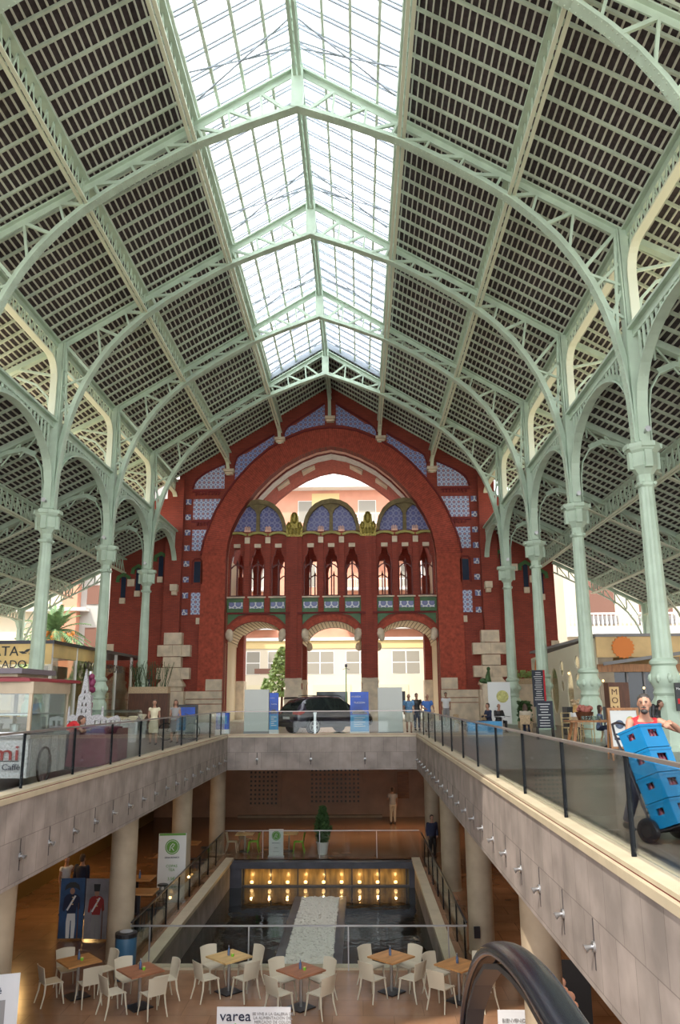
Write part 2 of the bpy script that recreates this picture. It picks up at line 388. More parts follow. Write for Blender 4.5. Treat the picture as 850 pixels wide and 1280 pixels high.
# ------------------------------------------------------------------ nave trusses
RIB = [(0,22.34),(1.8,21.66),(3.69,20.86),(5.2,19.98),(6.5,19.13),(7.5,18.38),(8.3,17.62),(8.95,16.87),(9.5,16.05),(9.95,15.2),(10.3,14.3),(10.58,13.3),(10.78,12.2),(10.88,11.2),(10.92,10.3),(10.93,9.5)]
def ribz(u):
    for (a,b) in zip(RIB,RIB[1:]):
        if a[0] <= u <= b[0]: return a[1]+(b[1]-a[1])*(u-a[0])/(b[0]-a[0])
TRL = ['green iron arched truss nearest the viewer, cropped by the top of the picture','green iron arched truss crossing the upper part of the skylight','green iron arched truss, second one seen whole from the viewer','green iron arched truss, third one seen whole from the viewer','green iron arched truss at the far end of the skylight, before the brick gable']
def make_truss():
    root = empty('roof_truss', (XC,0,0))
    for s in (-1,1):
        ch = MB(); ch.bar((0,0,ZR-.1),(s*(W),0,ZE-.1),.34,.06,(0,0,1)); ch.bar((0,0,ZR-.22),(s*(W),0,ZE-.22),.05,.30,(0,0,1)); ch.build('top_chord', M['mint'], root)
        pts = [(s*u,0,z) for u,z in RIB]
        rb = MB(); rb.ribbon(pts, .38, .06, (0,1,0)); rb.ribbon([(p[0],0,p[2]+.13) for p in pts[:-3]], .06, .2, (0,1,0)) if 0 else None
        # upstanding web of the rib
        vs = []; fs = []
        for i,(u,z) in enumerate(RIB):
            a = RIB[max(i-1,0)]; b = RIB[min(i+1,len(RIB)-1)]; d = Vector((b[0]-a[0], b[1]-a[1])).normalized(); n = Vector((-d.y,d.x))
            if n.y < 0: n = -n
            if abs(d.x) < .3: n = Vector((1,0.0))
            q = Vector((u,z))+n*.24
            for yy in (-.03,.03): vs += [(s*u,yy,z),(s*q.x,yy,q.y)]
        for i in range(len(RIB)-1):
            a = 4*i; b = a+4
            fs += [(a,a+1,b+1,b),(a+2,b+2,b+3,a+3),(a+1,a+3,b+3,b+1)]
        rb.add(vs, fs); rb.build('arch_rib', M['mint'], root)
        # rivets under the rib
        rv = MB()
        for i in range(len(RIB)-1):
            (u0,z0),(u1,z1) = RIB[i],RIB[i+1]; L = math.hypot(u1-u0,z1-z0); n = int(L/.16)
            for j in range(n):
                t = j/n
                for yy in (-.12,.12):
                    dx,dz = (z1-z0)/L,-(u1-u0)/L
                    rv.cbox((s*(u0+(u1-u0)*t+dx*.035), yy, z0+(z1-z0)*t+dz*.035), (.03,.03,.03))
        rv.build('rivets', M['mint2'], root)['kind'] = 'stuff'
        # webs: zigzag
        nodes_t = [.25,1.35,2.5,3.6,4.75,5.95,7.2,8.4,9.6,10.95]
        for i in range(len(nodes_t)-1):
            ut = nodes_t[i+1]; ub = nodes_t[i]+.15
            m = MB(); m.bar((s*ut,0,roofz(ut)-.3),(s*ub,0,ribz(min(ub,10.9))+.1),.10,.12); m.build('web_brace', M['mint'], root)
            ub2 = nodes_t[i+1]-.25 if i > 1 else nodes_t[i+1]-.1
            m = MB(); m.bar((s*ut,0,roofz(ut)-.3),(s*ub2,0,ribz(min(ub2,10.9))+.1),.09,.09); m.build('web_post', M['mint'], root)
        # braces between rib and column post lower down
        for (zp,zr) in ((15.9,15.0),(15.1,15.6),(14.9,13.7),(13.9,14.4)):
            ur = next(a[0]+(b[0]-a[0])*(a[1]-zr)/(a[1]-b[1]) for a,b in zip(RIB,RIB[1:]) if a[1] >= zr >= b[1])
            m = MB(); m.bar((s*(W-.2),0,zp),(s*(ur+.05),0,zr),.09,.09); m.build('web_brace', M['mint'], root)
        # brackets out to the overhang
        m = MB(); m.bar((s*W,0,ZE-.25),(s*14.3,0,roofz(14.3)+.05),.28,.22); m.build('overhang_chord', M['mint'], root)
        m = MB(); m.bar((s*(W+.2),0,15.6),(s*13.1,0,roofz(13.1)-.1),.10,.10); m.build('overhang_brace', M['mint'], root)
        m = MB(); m.ribbon([(s*(W+.25),0,13.7),(s*(W+.45),0,14.6),(s*(W+1.0),0,15.2),(s*(W+1.9),0,15.55)], .08,.10,(0,1,0)); m.build('overhang_bracket', M['mint'], root)
    m = MB(); m.box(-.22,.22,-.2,.2,22.3,24.1); m.build('king_post', M['mint'], root)
    return root
tp = tag(make_truss(), '', 'roof truss')
for i,k in enumerate(range(-1,4)): place(tp, i > 0, (XC,YK(k),0), 0, TRL[i], 'nave roof trusses')
# ------------------------------------------------------------------ columns
def make_column():
    root = empty('iron_column')
    b = MB(); b.lathe([(.50,0),(.50,.12),(.45,.16),(.45,1.28),(.43,1.40),(.36,1.52),(.33,1.6)], 8); b.build('pedestal', M['mint'], root, smooth=False)
    t = MB(); t.lathe([(.33,1.58),(.37,1.66),(.33,1.76),(.35,1.84),(.44,2.02),(.44,2.16),(.36,2.36),(.34,2.46),(.40,2.52),(.40,2.6),(.32,2.68)], 24, mod=lambda k: 1+.03*(k%3==0)); 
    for k in range(8):
        a = k*PI/4; t.ball((.40*math.cos(a),.40*math.sin(a),2.1), (.10,.10,.15), 8, 6)
    t.build('garland_collar', M['mint'], root, smooth=True)
    s = MB(); s.lathe([(.30,2.66),(.292,3.5),(.275,5.2),(.25,7.0),(.235,8.1)], 24, mod=lambda k: 1 if k%3 else .93); s.build('shaft', M['mint'], root)
    c = MB(); c.lathe([(.235,8.0),(.30,8.06),(.30,8.16),(.245,8.2),(.25,8.42),(.34,8.55),(.42,8.68),(.42,9.12),(.50,9.2),(.54,9.3),(.54,9.42),(.30,9.46)], 8)
    for k in range(4):
        a = k*PI/2; c.cbox((.36*math.cos(a),.36*math.sin(a),8.88),(.26,.22,.56),a)
        c.cbox((.43*math.cos(a),.43*math.sin(a),9.34),(.26,.42,.16),a)
        c.ball((.30*math.cos(a+.78),.30*math.sin(a+.78),8.12),(.07,.07,.07),8,6)
    c.build('capital', M['mint'], root)
    p = MB(); p.box(-.14,.14,-.16,.16,9.42,17.15)
    for sx in (-1,1):
        p.box(sx*.20-.02,sx*.20+.02,-.20,.20,9.42,17.15)
        p.box(-.2,.2,sx*.2-.02,sx*.2+.02,9.42,13.4)
    p.build('upper_post', M['mint'], root)
    # arched rib springing towards the aisle
    pts = [(.28,9.5),(.30,10.6),(.42,11.3),(.75,11.85),(1.3,12.1),(2.0,11.95),(3.0,11.45)]
    rr = MB(); rr.ribbon([(x,0,z) for x,z in pts],.30,.05,(0,1,0))
    rr.ribbon([(x,0,z+.12) for x,z in pts[3:]],.05,.2,(0,1,0)); rr.build('aisle_rib', M['mint'], root)
    f = MB()
    for sy in (-1,1): f.loft([(0,sy*.3,9.75),(0,sy*.52,9.8),(0,sy*.66,9.78)],[.03,.06,.10],8)
    f.build('floodlight', M['steel'], root, smooth=True)
    return root
cp = tag(make_column(), '', 'column', 'nave columns')
nm = {(-1,0):'leftmost fully visible green iron column, rising behind the ice cream cart',(-1,1):'slender green iron column on the left, second from the brick gable',(-1,2):'green iron column on the left, nearest the brick gable',
      (1,-1):'',(1,0):'',(1,1):'',(1,2):''}
LBL = {(-1,-1):'green iron column on the left edge of the hall nearest the viewer',(1,-1):'green iron column on the right edge of the hall nearest the viewer',(-1,0):'green iron column just outside the left of the frame beside the cart',
 (1,0):'large green iron column at the right, behind the man with blue crates',(-1,1):'thickest green iron column on the left, rising behind the ice cream cart',(1,1):'green iron column on the right behind the dark wooden sign box and its table',
 (-1,2):'green iron column on the left, middle one of three, beside the palm',(1,2):'green iron column on the right with a menu board fixed low on it',(-1,3):'green iron column on the left nearest the brick gable, by the two walking women',(1,3):'green iron column on the right nearest the brick gable, behind seated customers'}
first = True
for k in range(-1,4):
    for s in (-1,1):
        place(cp, not first, (XC+s*W,YK(k),0), 0 if s > 0 else PI, LBL[(s,k)]); first = False
# ------------------------------------------------------------------ clerestory frames and arcades between columns
def make_arcade():
    root = empty('arcade_girder')
    # arch between two columns, y from 0 to D
    A = []
    n = 20
    for i in range(n+1):
        t = PI*i/n; y = D/2-(D/2-.28)*math.cos(t); A.append((0,y,9.9+2.95*math.sin(t)**.75 if 0<i<n else 9.5))
    a = MB(); a.ribbon(A,.34,.06,(1,0,0)); a.ribbon([(p[0],p[1],p[2]+.12) for p in A[2:-2]],.06,.2,(1,0,0)); a.build('arch', M['mint'], root)
    b = MB(); b.box(-.20,.20,.2,D-.2,13.36,13.46); b.box(-.04,.04,.2,D-.2,13.1,13.36); b.build('ledge_beam', M['mint'], root)
    y = .55
    while y < D-.4:
        t = math.acos(max(-1,min(1,(D/2-y)/(D/2-.28)))); z = 9.9+2.95*math.sin(t)**.75
        if 13.3-z > .25:
            m = MB(); m.bar((0,y,z),(0,y,13.36),.10,.06,(1,0,0)); m.build('spandrel_strut', M['mint'], root)
        y += .38
    # clerestory frame plate with rounded corners
    zt = 16.25; r = .9; z0 = 13.5
    F = [(0,.26,z0)]+[(0,.26+r-r*math.cos(a_),zt-r+r*math.sin(a_)) for a_ in [PI/2*i/6 for i in range(7)]]
    F += [(p[0],D-p[1],p[2]) for p in reversed(F)]
    f = MB(); f.ribbon([(.12,p[1],p[2]) for p in F],.30,.07,(1,0,0)); f.build('frame', M['mintlit'], root)
    t = MB(); t.box(-.05,.35,.1,D-.1,ZE-.12,ZE-.02); t.box(.10,.16,.1,D-.1,ZE-.35,ZE-.1); t.build('top_flange', M['mint'], root)
    l = MB(); n = 14; 
    for i in range(n):
        ya = .3+(D-.6)*i/n; yb = .3+(D-.6)*(i+1)/n; ym = (ya+yb)/2
        l.bar((.13,ya,zt),(.13,ym,ZE-.15),.08,.04,(1,0,0)); l.bar((.13,ym,ZE-.15),(.13,yb,zt),.08,.04,(1,0,0))
    l.build('lattice', M['mint'], root)
    return root
M['mintlit'] = mat('lit_mint_paint', (.68,.71,.55), .5)  # paler mint: light on the flange undersides is put into the colour
ap = tag(make_arcade(), '', 'girder', 'clerestory girders')
first = True
bay = ['nearest the viewer','beside the nearest columns','in the second bay','in the third bay','against the brick gable']
for i,k in enumerate(range(-2,4)):
    if k == -2: continue
    for s in (-1,1):
        o = place(ap, not first, (XC+s*W,YK(k),0), 0, 'arched iron girder and clerestory frame, %s column row, %s' % ('left' if s < 0 else 'right', bay[i-1])); first = False
        if k == 3: o.scale = (s,(YF-YK(3))/D,1)
        else: o.scale = (s,1,1)
# wall bracket under the last arcade
# ------------------------------------------------------------------ lattice purlins along the hall
def purlin(u, ztop, depth, y0, y1, label, sp=.55, zig=True, landing=None, cat='purlin', top=True, matb='mintlit'):
    root = empty('lattice_purlin', (XC+u,y0,0)); L = y1-y0
    if top: a = MB(); a.box(-.16,.16,0,L,ztop-.08,ztop); a.build('top_flange', M['mint'], root)
    b = MB(); b.box(-.15,-.03,0,L,ztop-depth,ztop-depth+.06); b.box(.03,.15,0,L,ztop-depth,ztop-depth+.06); b.build('bottom_flange', M[matb], root)
    l = MB(); n = int(L/sp)
    for i in range(n):
        ya = L*i/n; yb = L*(i+1)/n
        if zig: l.bar((0,ya,ztop-depth+.05),(0,(ya+yb)/2,ztop-.05),.07,.03,(1,0,0)); l.bar((0,(ya+yb)/2,ztop-.05),(0,yb,ztop-depth+.05),.07,.03,(1,0,0))
        else:
            l.bar((0,ya,ztop-depth+.05),(0,ya,ztop-.05),.10,.05,(1,0,0)); l.bar((0,ya,ztop-.15),(0,yb,ztop-depth+.1),.07,.04,(1,0,0))
    l.build('lattice', M['mint'], root)
    if landing is not None:
        zb = ztop-depth; p = [(0,L-1.5,zb),(0,L-.9,zb-.08),(0,L-.5,zb-.35),(0,L-.28,zb-.9),(0,L-.2,landing)]
        c = MB(); c.ribbon(p,.24,.08,(1,0,0)); c.build('end_bracket', M[matb], root)
    tag(root, label, cat, 'long lattice purlins')
    return root
purlin(0, ZR-.02, .55, YA, YF, 'green double ridge beam running down the middle of the skylight', sp=.5, landing=22.0, matb='mint')
for s,nm_ in ((-1,'left'),(1,'right')):
    purlin(s*3.72, roofz(3.72)+.05, .95, YA, YF, 'green lattice purlin along the %s edge of the skylight' % nm_, landing=20.45)
    purlin(s*7.5, roofz(7.5)+.02, .95, YA, YF, 'green lattice purlin halfway down the %s roof slope' % nm_, landing=18.05)
    purlin(s*14.9, aislez(14.9)-.05, 1.05, YA, YF, 'shaded iron lattice purlin under the upper %s aisle roof' % nm_, sp=.6, zig=False)
    purlin(s*18.6, aislez(18.6)-.05, 1.0, YA, YF, 'shaded iron lattice purlin under the lower %s aisle roof' % nm_, sp=.6, zig=False)
    purlin(s*WO, aislez(WO)-.0, .85, YA, YF, 'iron edge girder on the outer posts of the %s aisle' % nm_, sp=.5)
# ------------------------------------------------------------------ aisle trusses and outer posts
def make_aisle(endt=False):
    root = empty('aisle_truss')
    a0 = W+.2 if not endt else 15.9
    f = lambda u: aislez(u)
    t = MB(); t.bar((a0-W,0,f(a0)-.12),(WO-W,0,f(WO)-.12),.30,.22); t.build('top_chord', M['mint'], root)
    b = MB(); P = [(a0+2.6 if not endt else a0,f(a0+2.6 if not endt else a0)-.85)]
    for u in (17,19.2): P.append((u,f(u)-.85))
    P += [(20.3,f(20.3)-.95),(20.95,f(20.95)-1.25),(21.45,f(21.45)-1.75),(21.78,f(21.78)-2.4),(21.9,5.75)]
    b.ribbon([(u-W,0,z) for u,z in P],.26,.06,(0,1,0)); b.build('bottom_chord', M['mintlit'] if not endt else M['mint'], root)
    u = a0+(.5 if not endt else .3); i = 0
    while u < 21.2:
        zb = f(u)-.85 if u < 19.5 else f(u)-1.0
        if not endt and u < a0+2.6: zb = f(u)-.7
        m = MB(); m.bar((u-W,0,f(u)-.2),(u-W,0,zb),.07,.07); m.build('web_post', M['mint'], root)
        m = MB(); m.bar((u-W,0,f(u)-.2),(u+.75-W,0,f(u+.75)-(.85 if u < 19 else 1.1)),.06,.06); m.build('web_brace', M['mint'], root)
        u += .78
    return root
atp = tag(make_aisle(), '', 'roof truss', 'aisle trusses')
first = True
for k in range(-1,4):
    for s in (-1,1):
        o = place(atp, not first, (XC+s*W,YK(k),0), 0 if s > 0 else PI, 'sloping iron truss over the %s aisle at the %s column' % ('left' if s < 0 else 'right', ['viewer-side','nearest visible','second','third','fourth'][k+1])); first = False
ae = tag(make_aisle(True), 'open iron end truss beside the right end of the brick wall', 'roof truss', 'aisle end trusses'); ae.location = (XC+W,YF-.1,0)
ae2 = copy_tree(ae); ae2.location = (XC-W,YF-.1,0); ae2.rotation_euler.z = PI; ae2['label'] = 'open iron end truss beside the left end of the brick wall, above the palm'
def make_post():
    root = empty('outer_post')
    p = MB(); p.lathe([(.24,0),(.24,1.0),(.17,1.3),(.15,5.3),(.24,5.5),(.24,5.75)],12); p.box(-.2,.2,-.14,.14,5.7,7.9); p.build('shaft', M['mint'], root)
    a = MB()
    for s in (-1,1): a.ribbon([(0,s*.2,5.8),(0,s*.3,6.5),(0,s*.75,7.0),(0,s*1.5,7.1)],.22,.06,(1,0,0))
    a.build('bracket', M['mint'], root)
    return root
pp = tag(make_post(), '', 'post', 'outer aisle posts'); first = True
for k in range(0,4):
    for s in (-1,1):
        place(pp, not first, (XC+s*WO,YK(k),0), 0, 'iron post under the outer edge of the %s aisle, %s from the viewer' % ('left' if s < 0 else 'right', ['first','second','third','fourth'][k])); first = False
for s in (-1,1): place(pp, True, (XC+s*WO,YF-.1,0), 0, 'iron end post under the outer %s corner of the roof by the brick wall' % ('left' if s < 0 else 'right'))
# ------------------------------------------------------------------ brick gable wall with the great arch
def mir(pts): return pts+[(-x,z) for x,z in reversed(pts) if abs(x) > 1e-6]
INN = [(7.6,0),(7.6,11.7),(7.5,12.6),(7.25,13.6),(6.8,14.6),(6.2,15.6),(5.45,16.6),(4.5,17.6),(3.4,18.5),(2.2,19.2),(1.1,19.65),(0,19.87)]
OUT = [(9.35,0),(9.35,11.7),(9.15,12.8),(8.8,13.9),(8.35,15.0),(7.75,16.1),(6.95,17.25),(5.9,18.45),(4.66,19.55),(3.3,20.4),(1.9,20.98),(0.9,21.2),(0,21.27)]
def outz(u):
    u = abs(u)
    for a,b in zip(OUT,OUT[1:]):
        if b[0] <= u <= a[0] and a[0] != b[0]: return a[1]+(b[1]-a[1])*(a[0]-u)/(a[0]-b[0])
    return 11.7
D2 = 6.9                                            # depth of the entrance porch
wf = empty('wall_far', (FX,YF,0)); st(wf)
m = MB()
outer = [(-11.2,0),(-11.2,roofz(11.2)+.2),(0,roofz(0)+.2),(11.2,roofz(11.2)+.2),(11.2,0)]
hole = mir(INN)
outer2 = [(11.2,0),(11.2,roofz(11.2)+.5),(0,roofz(0)+.5),(-11.2,roofz(11.2)+.5),(-11.2,0)]+[(-x,z) for x,z in INN][0:-1]+[(0,19.87)]+list(reversed(INN[:-1]))
m.prism(outer2, 0, .9); m.build('brick_wall', M['brick'], wf)
# arch ring and its dark moulding
r = MB(); r.prism(OUT+[(-x,z) for x,z in reversed(OUT[:-1])]+[(-x,z) for x,z in INN[:-1]]+[(0,19.87)]+list(reversed(INN[:-1])), -.12, .02); r.build('arch_ring', M['brickarch'], wf)
e = MB(); P = [(x+.06,0,z+.03) for x,z in OUT[1:]]+[(-x-.06,0,z+.03) for x,z in reversed(OUT[1:-1])]; e.ribbon([(p[0],-.12,p[2]) for p in P],.22,.12,(0,1,0)); e.build('arch_moulding', M['brickdark'], wf)
# radial brick courses on the ring
rad = MB(); ring = OUT[1:]
for s in (-1,1):
    for i in range(90):
        t = i/90
        def samp(c):
            pts = c[1:]; L = [0]
            for a,b in zip(pts,pts[1:]): L.append(L[-1]+math.hypot(a[0]-b[0],a[1]-b[1]))
            d = t*L[-1]
            for j in range(len(pts)-1):
                if L[j] <= d <= L[j+1]:
                    q = (d-L[j])/(L[j+1]-L[j]); return (pts[j][0]+(pts[j+1][0]-pts[j][0])*q, pts[j][1]+(pts[j+1][1]-pts[j][1])*q)
        a = samp(INN); b = samp(OUT)
        rad.bar((s*a[0],-.125,a[1]),(s*b[0],-.125,b[1]),.02,.03,(0,1,0))
rad.build('voussoir_joints', M['brickdark'], wf)['kind'] = 'stuff'
# barrel of the great arch through the porch: brick tinted pink for bounce light, grey band, red brick
def barrel(y0, y1, mt, name, th=.3, drop=0):
    b = MB(); C = [(x-drop if x > 0 else 0,z-drop) for x,z in INN[1:]]; C = C+[(-x,z) for x,z in reversed(C[:-1])]
    n = len(C); vs = [(x,y0,z) for x,z in C]+[(x,y1,z) for x,z in C]+[(x*1.03,y0,z+th) for x,z in C]+[(x*1.03,y1,z+th) for x,z in C]
    fs = []
    for i in range(n-1): fs += [(i,i+1,n+i+1,n+i),(2*n+i,3*n+i,3*n+i+1,2*n+i+1),(i,2*n+i,2*n+i+1,i+1),(n+i,n+i+1,3*n+i+1,3*n+i)]
    b.add(vs,fs); b.build(name, mt, wf)
barrel(.9,1.5,M['litbrick'],'arch_soffit_pink'); barrel(1.5,1.75,M['brickdark'],'arch_soffit_moulding',drop=.06); barrel(1.75,3.4,M['greyplaster'],'arch_soffit_plaster'); barrel(3.4,D2,M['brickarch'],'arch_soffit_brick')
bl = MB()
for s in (-1,1):
    for (u,z) in ((1.9,19.3),(3.9,18.1),(5.6,16.35),(6.9,14.4)): bl.cbox((s*u,4.2,z-.03),(1.1,1.1,.16),0,0,s*(.42+.12*abs(u)/2.5))
bl.build('soffit_stone_block', M['stonep'], wf)
bw = MB(); bw.prism(outer2, D2, D2+.6); bw.build('outer_wall', M['brick'], wf)
# field panels, both sides
def arcfill(u0,u1,top0,top1,rr):
    pass
for s in (-1,1):
    def P(pts): return [(s*x,z) for x,z in pts]
    # tiled gable panels following the arch
    def gable(u0,u1,t0,t1,rad_,name):
        top = [(u0,t0)]; n = 6
        ce = (u1-rad_, t1-rad_*.9)
        sl = (t1-t0)/(u1-rad_-u0)
        top.append((u1-rad_,t1))
        for i in range(1,n+1):
            a = PI/2*i/n; top.append((u1-rad_+rad_*math.sin(a), t1-rad_*1.1*(1-math.cos(a))))
        bot = [(u1-(u1-u0)*i/6, outz(u1-(u1-u0)*i/6)+.30) for i in range(7)]
        if top[-1][1] < bot[0][1]: top = top[:-1]
        k = MB(); k.prism(P(top+bot), -.05, .02); k.build(name, M['tile'] if u0 > 7.5 else M['tileg'], wf)
    M.setdefault('tileg', dots('blue_gable_tiles', (.30,.34,.55), (.08,.10,.34), .34, r0=.2, r1=.33, mid=(.4,.22,.18)))
    gable(.42,3.42,23.15,21.55,.75,'tile_panel'); gable(4.2,7.08,20.75,19.35,.8,'tile_panel')
    k = MB(); k.prism(P([(7.85,16.7),(7.85,18.5),(8.1,18.55),(9.2,17.85),(9.7,17.5),(10.0,17.1),(10.1,16.7)]),-.05,.02); k.build('tile_panel', M['tile'], wf)
    k = MB(); k.prism(P([(8.1,15.9),(10.1,15.9),(10.1,14.38),(8.75,14.38)]),-.05,.02); k.build('tile_panel', M['tile'], wf)
    k = MB(); k.prism(P([(9.0,13.6),(10.1,13.6),(10.1,12.05),(9.3,12.05)]),-.05,.02); k.build('tile_panel', M['tile'], wf)
    k = MB(); k.prism(P([(9.3,9.0),(10.03,9.0),(10.03,7.44),(9.3,7.44)]),-.05,.02); k.build('tile_panel', M['tile'], wf)
    # raised dark borders of the gable panels
    for pts in ([(.42,23.25),(2.8,21.75),(3.3,21.3),(3.5,20.8)],[(4.2,20.85),(6.4,19.55),(6.95,19.1),(7.15,18.4)],[(7.8,18.62),(9.3,17.9),(9.95,17.4),(10.2,16.7)]):
        k = MB(); k.ribbon([(s*x,-.06,z) for x,z in pts],.14,.10,(0,1,0)); k.build('panel_moulding', M['brickdark'], wf)
    # dentil cornices
    for z,ua in ((16.32,8.1),(14.02,8.9)):
        k = MB(); k.box(s*ua,s*10.2,-.10,.02,z+.12,z+.26) if s > 0 else k.box(-10.2,-ua,-.10,.02,z+.12,z+.26)
        for i in range(int((10.1-ua)/.24)): k.cbox((s*(ua+.15+.24*i),-.05,z),(.12,.12,.22))
        k.build('dentil_cornice', M['brickdark'], wf)
    # slit window
    k = MB(); k.box(min(s*9.42,s*9.88),max(s*9.42,s*9.88),-.04,.03,9.74,11.25); k.build('slit_window', M['bluedark'], wf)
    k = MB(); k.ribbon([(s*9.30,-.06,9.6),(s*9.30,-.06,11.25),(s*9.45,-.06,11.45),(s*9.85,-.06,11.45),(s*10.0,-.06,11.25),(s*10.0,-.06,9.6)],.12,.08,(0,1,0)); k.build('slit_window_frame', M['brickdark'], wf)
    # small square tiles
    for z in (15.7,14.55,13.4,12.25,11.1,9.95,8.8,7.6):
        k = MB(); k.box(s*10.45-.2,s*10.45+.2,-.07,.02,z-.2,z+.2); k.build('square_tile', M['tilep'], wf)
    k = MB(); k.box(s*9.4-.22,s*9.4+.22,-.07,.02,6.75,7.2); k.build('square_stone', M['stonep'], wf)
    # pier
    x0,x1 = sorted((s*10.72,s*11.9)); k = MB(); k.box(x0,x1,-.55,.9,4,roofz(11.3)+.15); k.build('brick_pier', M['brick'], wf)
    # stone quoins of the pier
    def sb(nm,u0,u1,z0,z1,y=-.62,y2=.1):
        a,b = sorted((s*u0,s*u1)); k = MB(); k.box(a,b,y,y2,z0+.012,z1-.012); k.build(nm, M['stonep'], wf)
    sb('quoin',10.45,11.7,5.29,6.13,-.66); sb('quoin',9.85,12.15,4.47,5.27,-.60); sb('quoin',10.45,11.7,3.73,4.45,-.66); sb('quoin',9.85,12.15,2.92,3.71,-.60)
    sb('quoin_face',10.45,11.05,4.47,5.27,-.68); sb('quoin_face',11.08,11.7,4.47,5.27,-.68); sb('quoin_face',10.45,11.05,2.92,3.71,-.68); sb('quoin_face',11.08,11.7,2.92,3.71,-.68)
    k = MB(); cx = s*11.08
    pr = [(.68,2.92),(.72,2.8),(.86,2.62),(.92,2.5),(.92,2.42),(.80,2.36),(.78,2.12)]
    for (a,z1),(b,z0) in zip(pr,pr[1:]):
        vs = [(cx-b,-.62-(b-.65),z0),(cx+b,-.62-(b-.65),z0),(cx+b,.1,z0),(cx-b,.1,z0),(cx-a,-.62-(a-.65),z1),(cx+a,-.62-(a-.65),z1),(cx+a,.1,z1),(cx-a,.1,z1)]
        k.add(vs,[(0,3,2,1),(4,5,6,7),(0,1,5,4),(1,2,6,5),(2,3,7,6),(3,0,4,7)])
    k.build('pier_moulding', M['stonep'], wf)
    sb('pedestal',10.15,12.0,0,2.1,-.85); sb('stone_block',7.62,8.75,2.12,2.92,-.25)
    sb('stone_dado',7.6,10.13,0,1.22,-.3); sb('stone_dado',7.6,10.13,1.24,1.55,-.24); sb('stone_dado',7.6,10.13,1.57,2.1,-.3)
    # corbels carrying the purlin ends
    for (u,z) in ((3.74,20.35),(7.47,17.95)):
        k = MB(); k.cbox((s*u,-.3,z),(.75,.7,.2)); k.cbox((s*u,-.22,z-.16),(.55,.5,.16)); k.build('purlin_corbel', M['stonep'], wf)
    k = MB(); k.cbox((s*(W-.1),-.85,9.25),(.5,.6,.45)); k.cbox((s*(W-.1),-.75,8.9),(.34,.4,.3)); k.build('bracket_corbel', M['stonep'], wf)
    # vertical cream frame post on the pier and the clerestory jamb
k = MB(); k.cbox((0,-.3,21.95),(.75,.7,.2)); k.cbox((0,-.22,21.78),(.55,.5,.16)); k.build('purlin_corbel', M['stonep'], wf)
# wings under the aisle roofs
for s in (-1,1):
    w = empty('wall_far_wing', (FX,YF,0)); st(w)
    k = MB(); k.prism([(s*11.2,0),(s*11.2,aislez(11.2)+.25),(s*15.9,aislez(15.9)+.25),(s*15.9,0)],0,.9); k.build('brick_wall', M['brick'], w)
    for i,(u,zt,zb) in enumerate(((12.3,11.8,9.9),(13.9,10.9,8.9),(14.95,10.3,8.4))):
        k = MB(); k.box(s*u-.17,s*u+.17,-.03,.05,zb+.3,zt-.1); k.build('slit_window', M['bluedark'], w)
        k = MB(); k.ribbon([(s*u-.42,-.06,zt-.5),(s*u-.38,-.06,zt-.15),(s*u,-.06,zt+.08),(s*u+.38,-.06,zt-.15),(s*u+.42,-.06,zt-.5)],.14,.26,(0,1,0)); k.build('green_hood', M['greenp'], w)
        k = MB(); k.box(s*u-.19,s*u+.19,-.22,.05,zb-.15,zb+.25); k.build('slit_sill', M['stonep'], w)
    for u,z in ((14.4,9.75),(13.1,10.6)):
        k = MB(); k.box(s*u-.25,s*u+.25,-.15,.05,z-.25,z+.25); k.build('square_stone', M['stonep'], w)
    for z0,z1,a in ((4.6,5.4,.55),(2.9,3.7,.9),(0,2.05,.4)):
        k = MB(); x0,x1 = sorted((s*15.95,s*(15.95-a))); k.box(x0,x1,-.1,1.0,z0,z1); k.build('quoin', M['stonep'], w)
    if s < 0:
        k = MB(); k.prism([(-13.45,.9),(-13.45,2.9),(-13.3,3.2),(-13.0,3.35),(-12.7,3.2),(-12.55,2.9),(-12.55,.9)],-.05,.02); k.build('door_arch', M['brickdark'], w)
        k = MB(); k.box(-13.3,-12.7,-.08,.0,1.0,2.95); k.build('door_glass', M['bluedark'], w)
        for x in (-13.18,-12.95,-12.72): 
            k = MB(); k.box(x-.0,x+.14,-.1,-.06,1.2,2.6); k.build('door_light', M['blind'], w)
        k = MB(); k.ribbon([(-15.9,-.1,2.6),(-15.5,-.1,3.2),(-14.8,-.1,3.55),(-14.1,-.1,3.2),(-13.7,-.1,2.6)],.3,.22,(0,1,0)); k.build('low_arch', M['brickdark'], w)
    else:
        k = MB(); k.box(11.9,17.6,-.35,.02,0,2.1); k.box(11.9,16.2,-.42,.02,1.25,1.5); k.build('stone_dado', M['stonep'], w)
    # clerestory jamb in brick seen behind the first frame
    k = MB(); x0,x1 = sorted((s*11.9,s*13.3)); k.box(x0,x1,-.25,.9,13.2,roofz(13.3)); k.build('clerestory_jamb', M['brick'], w)
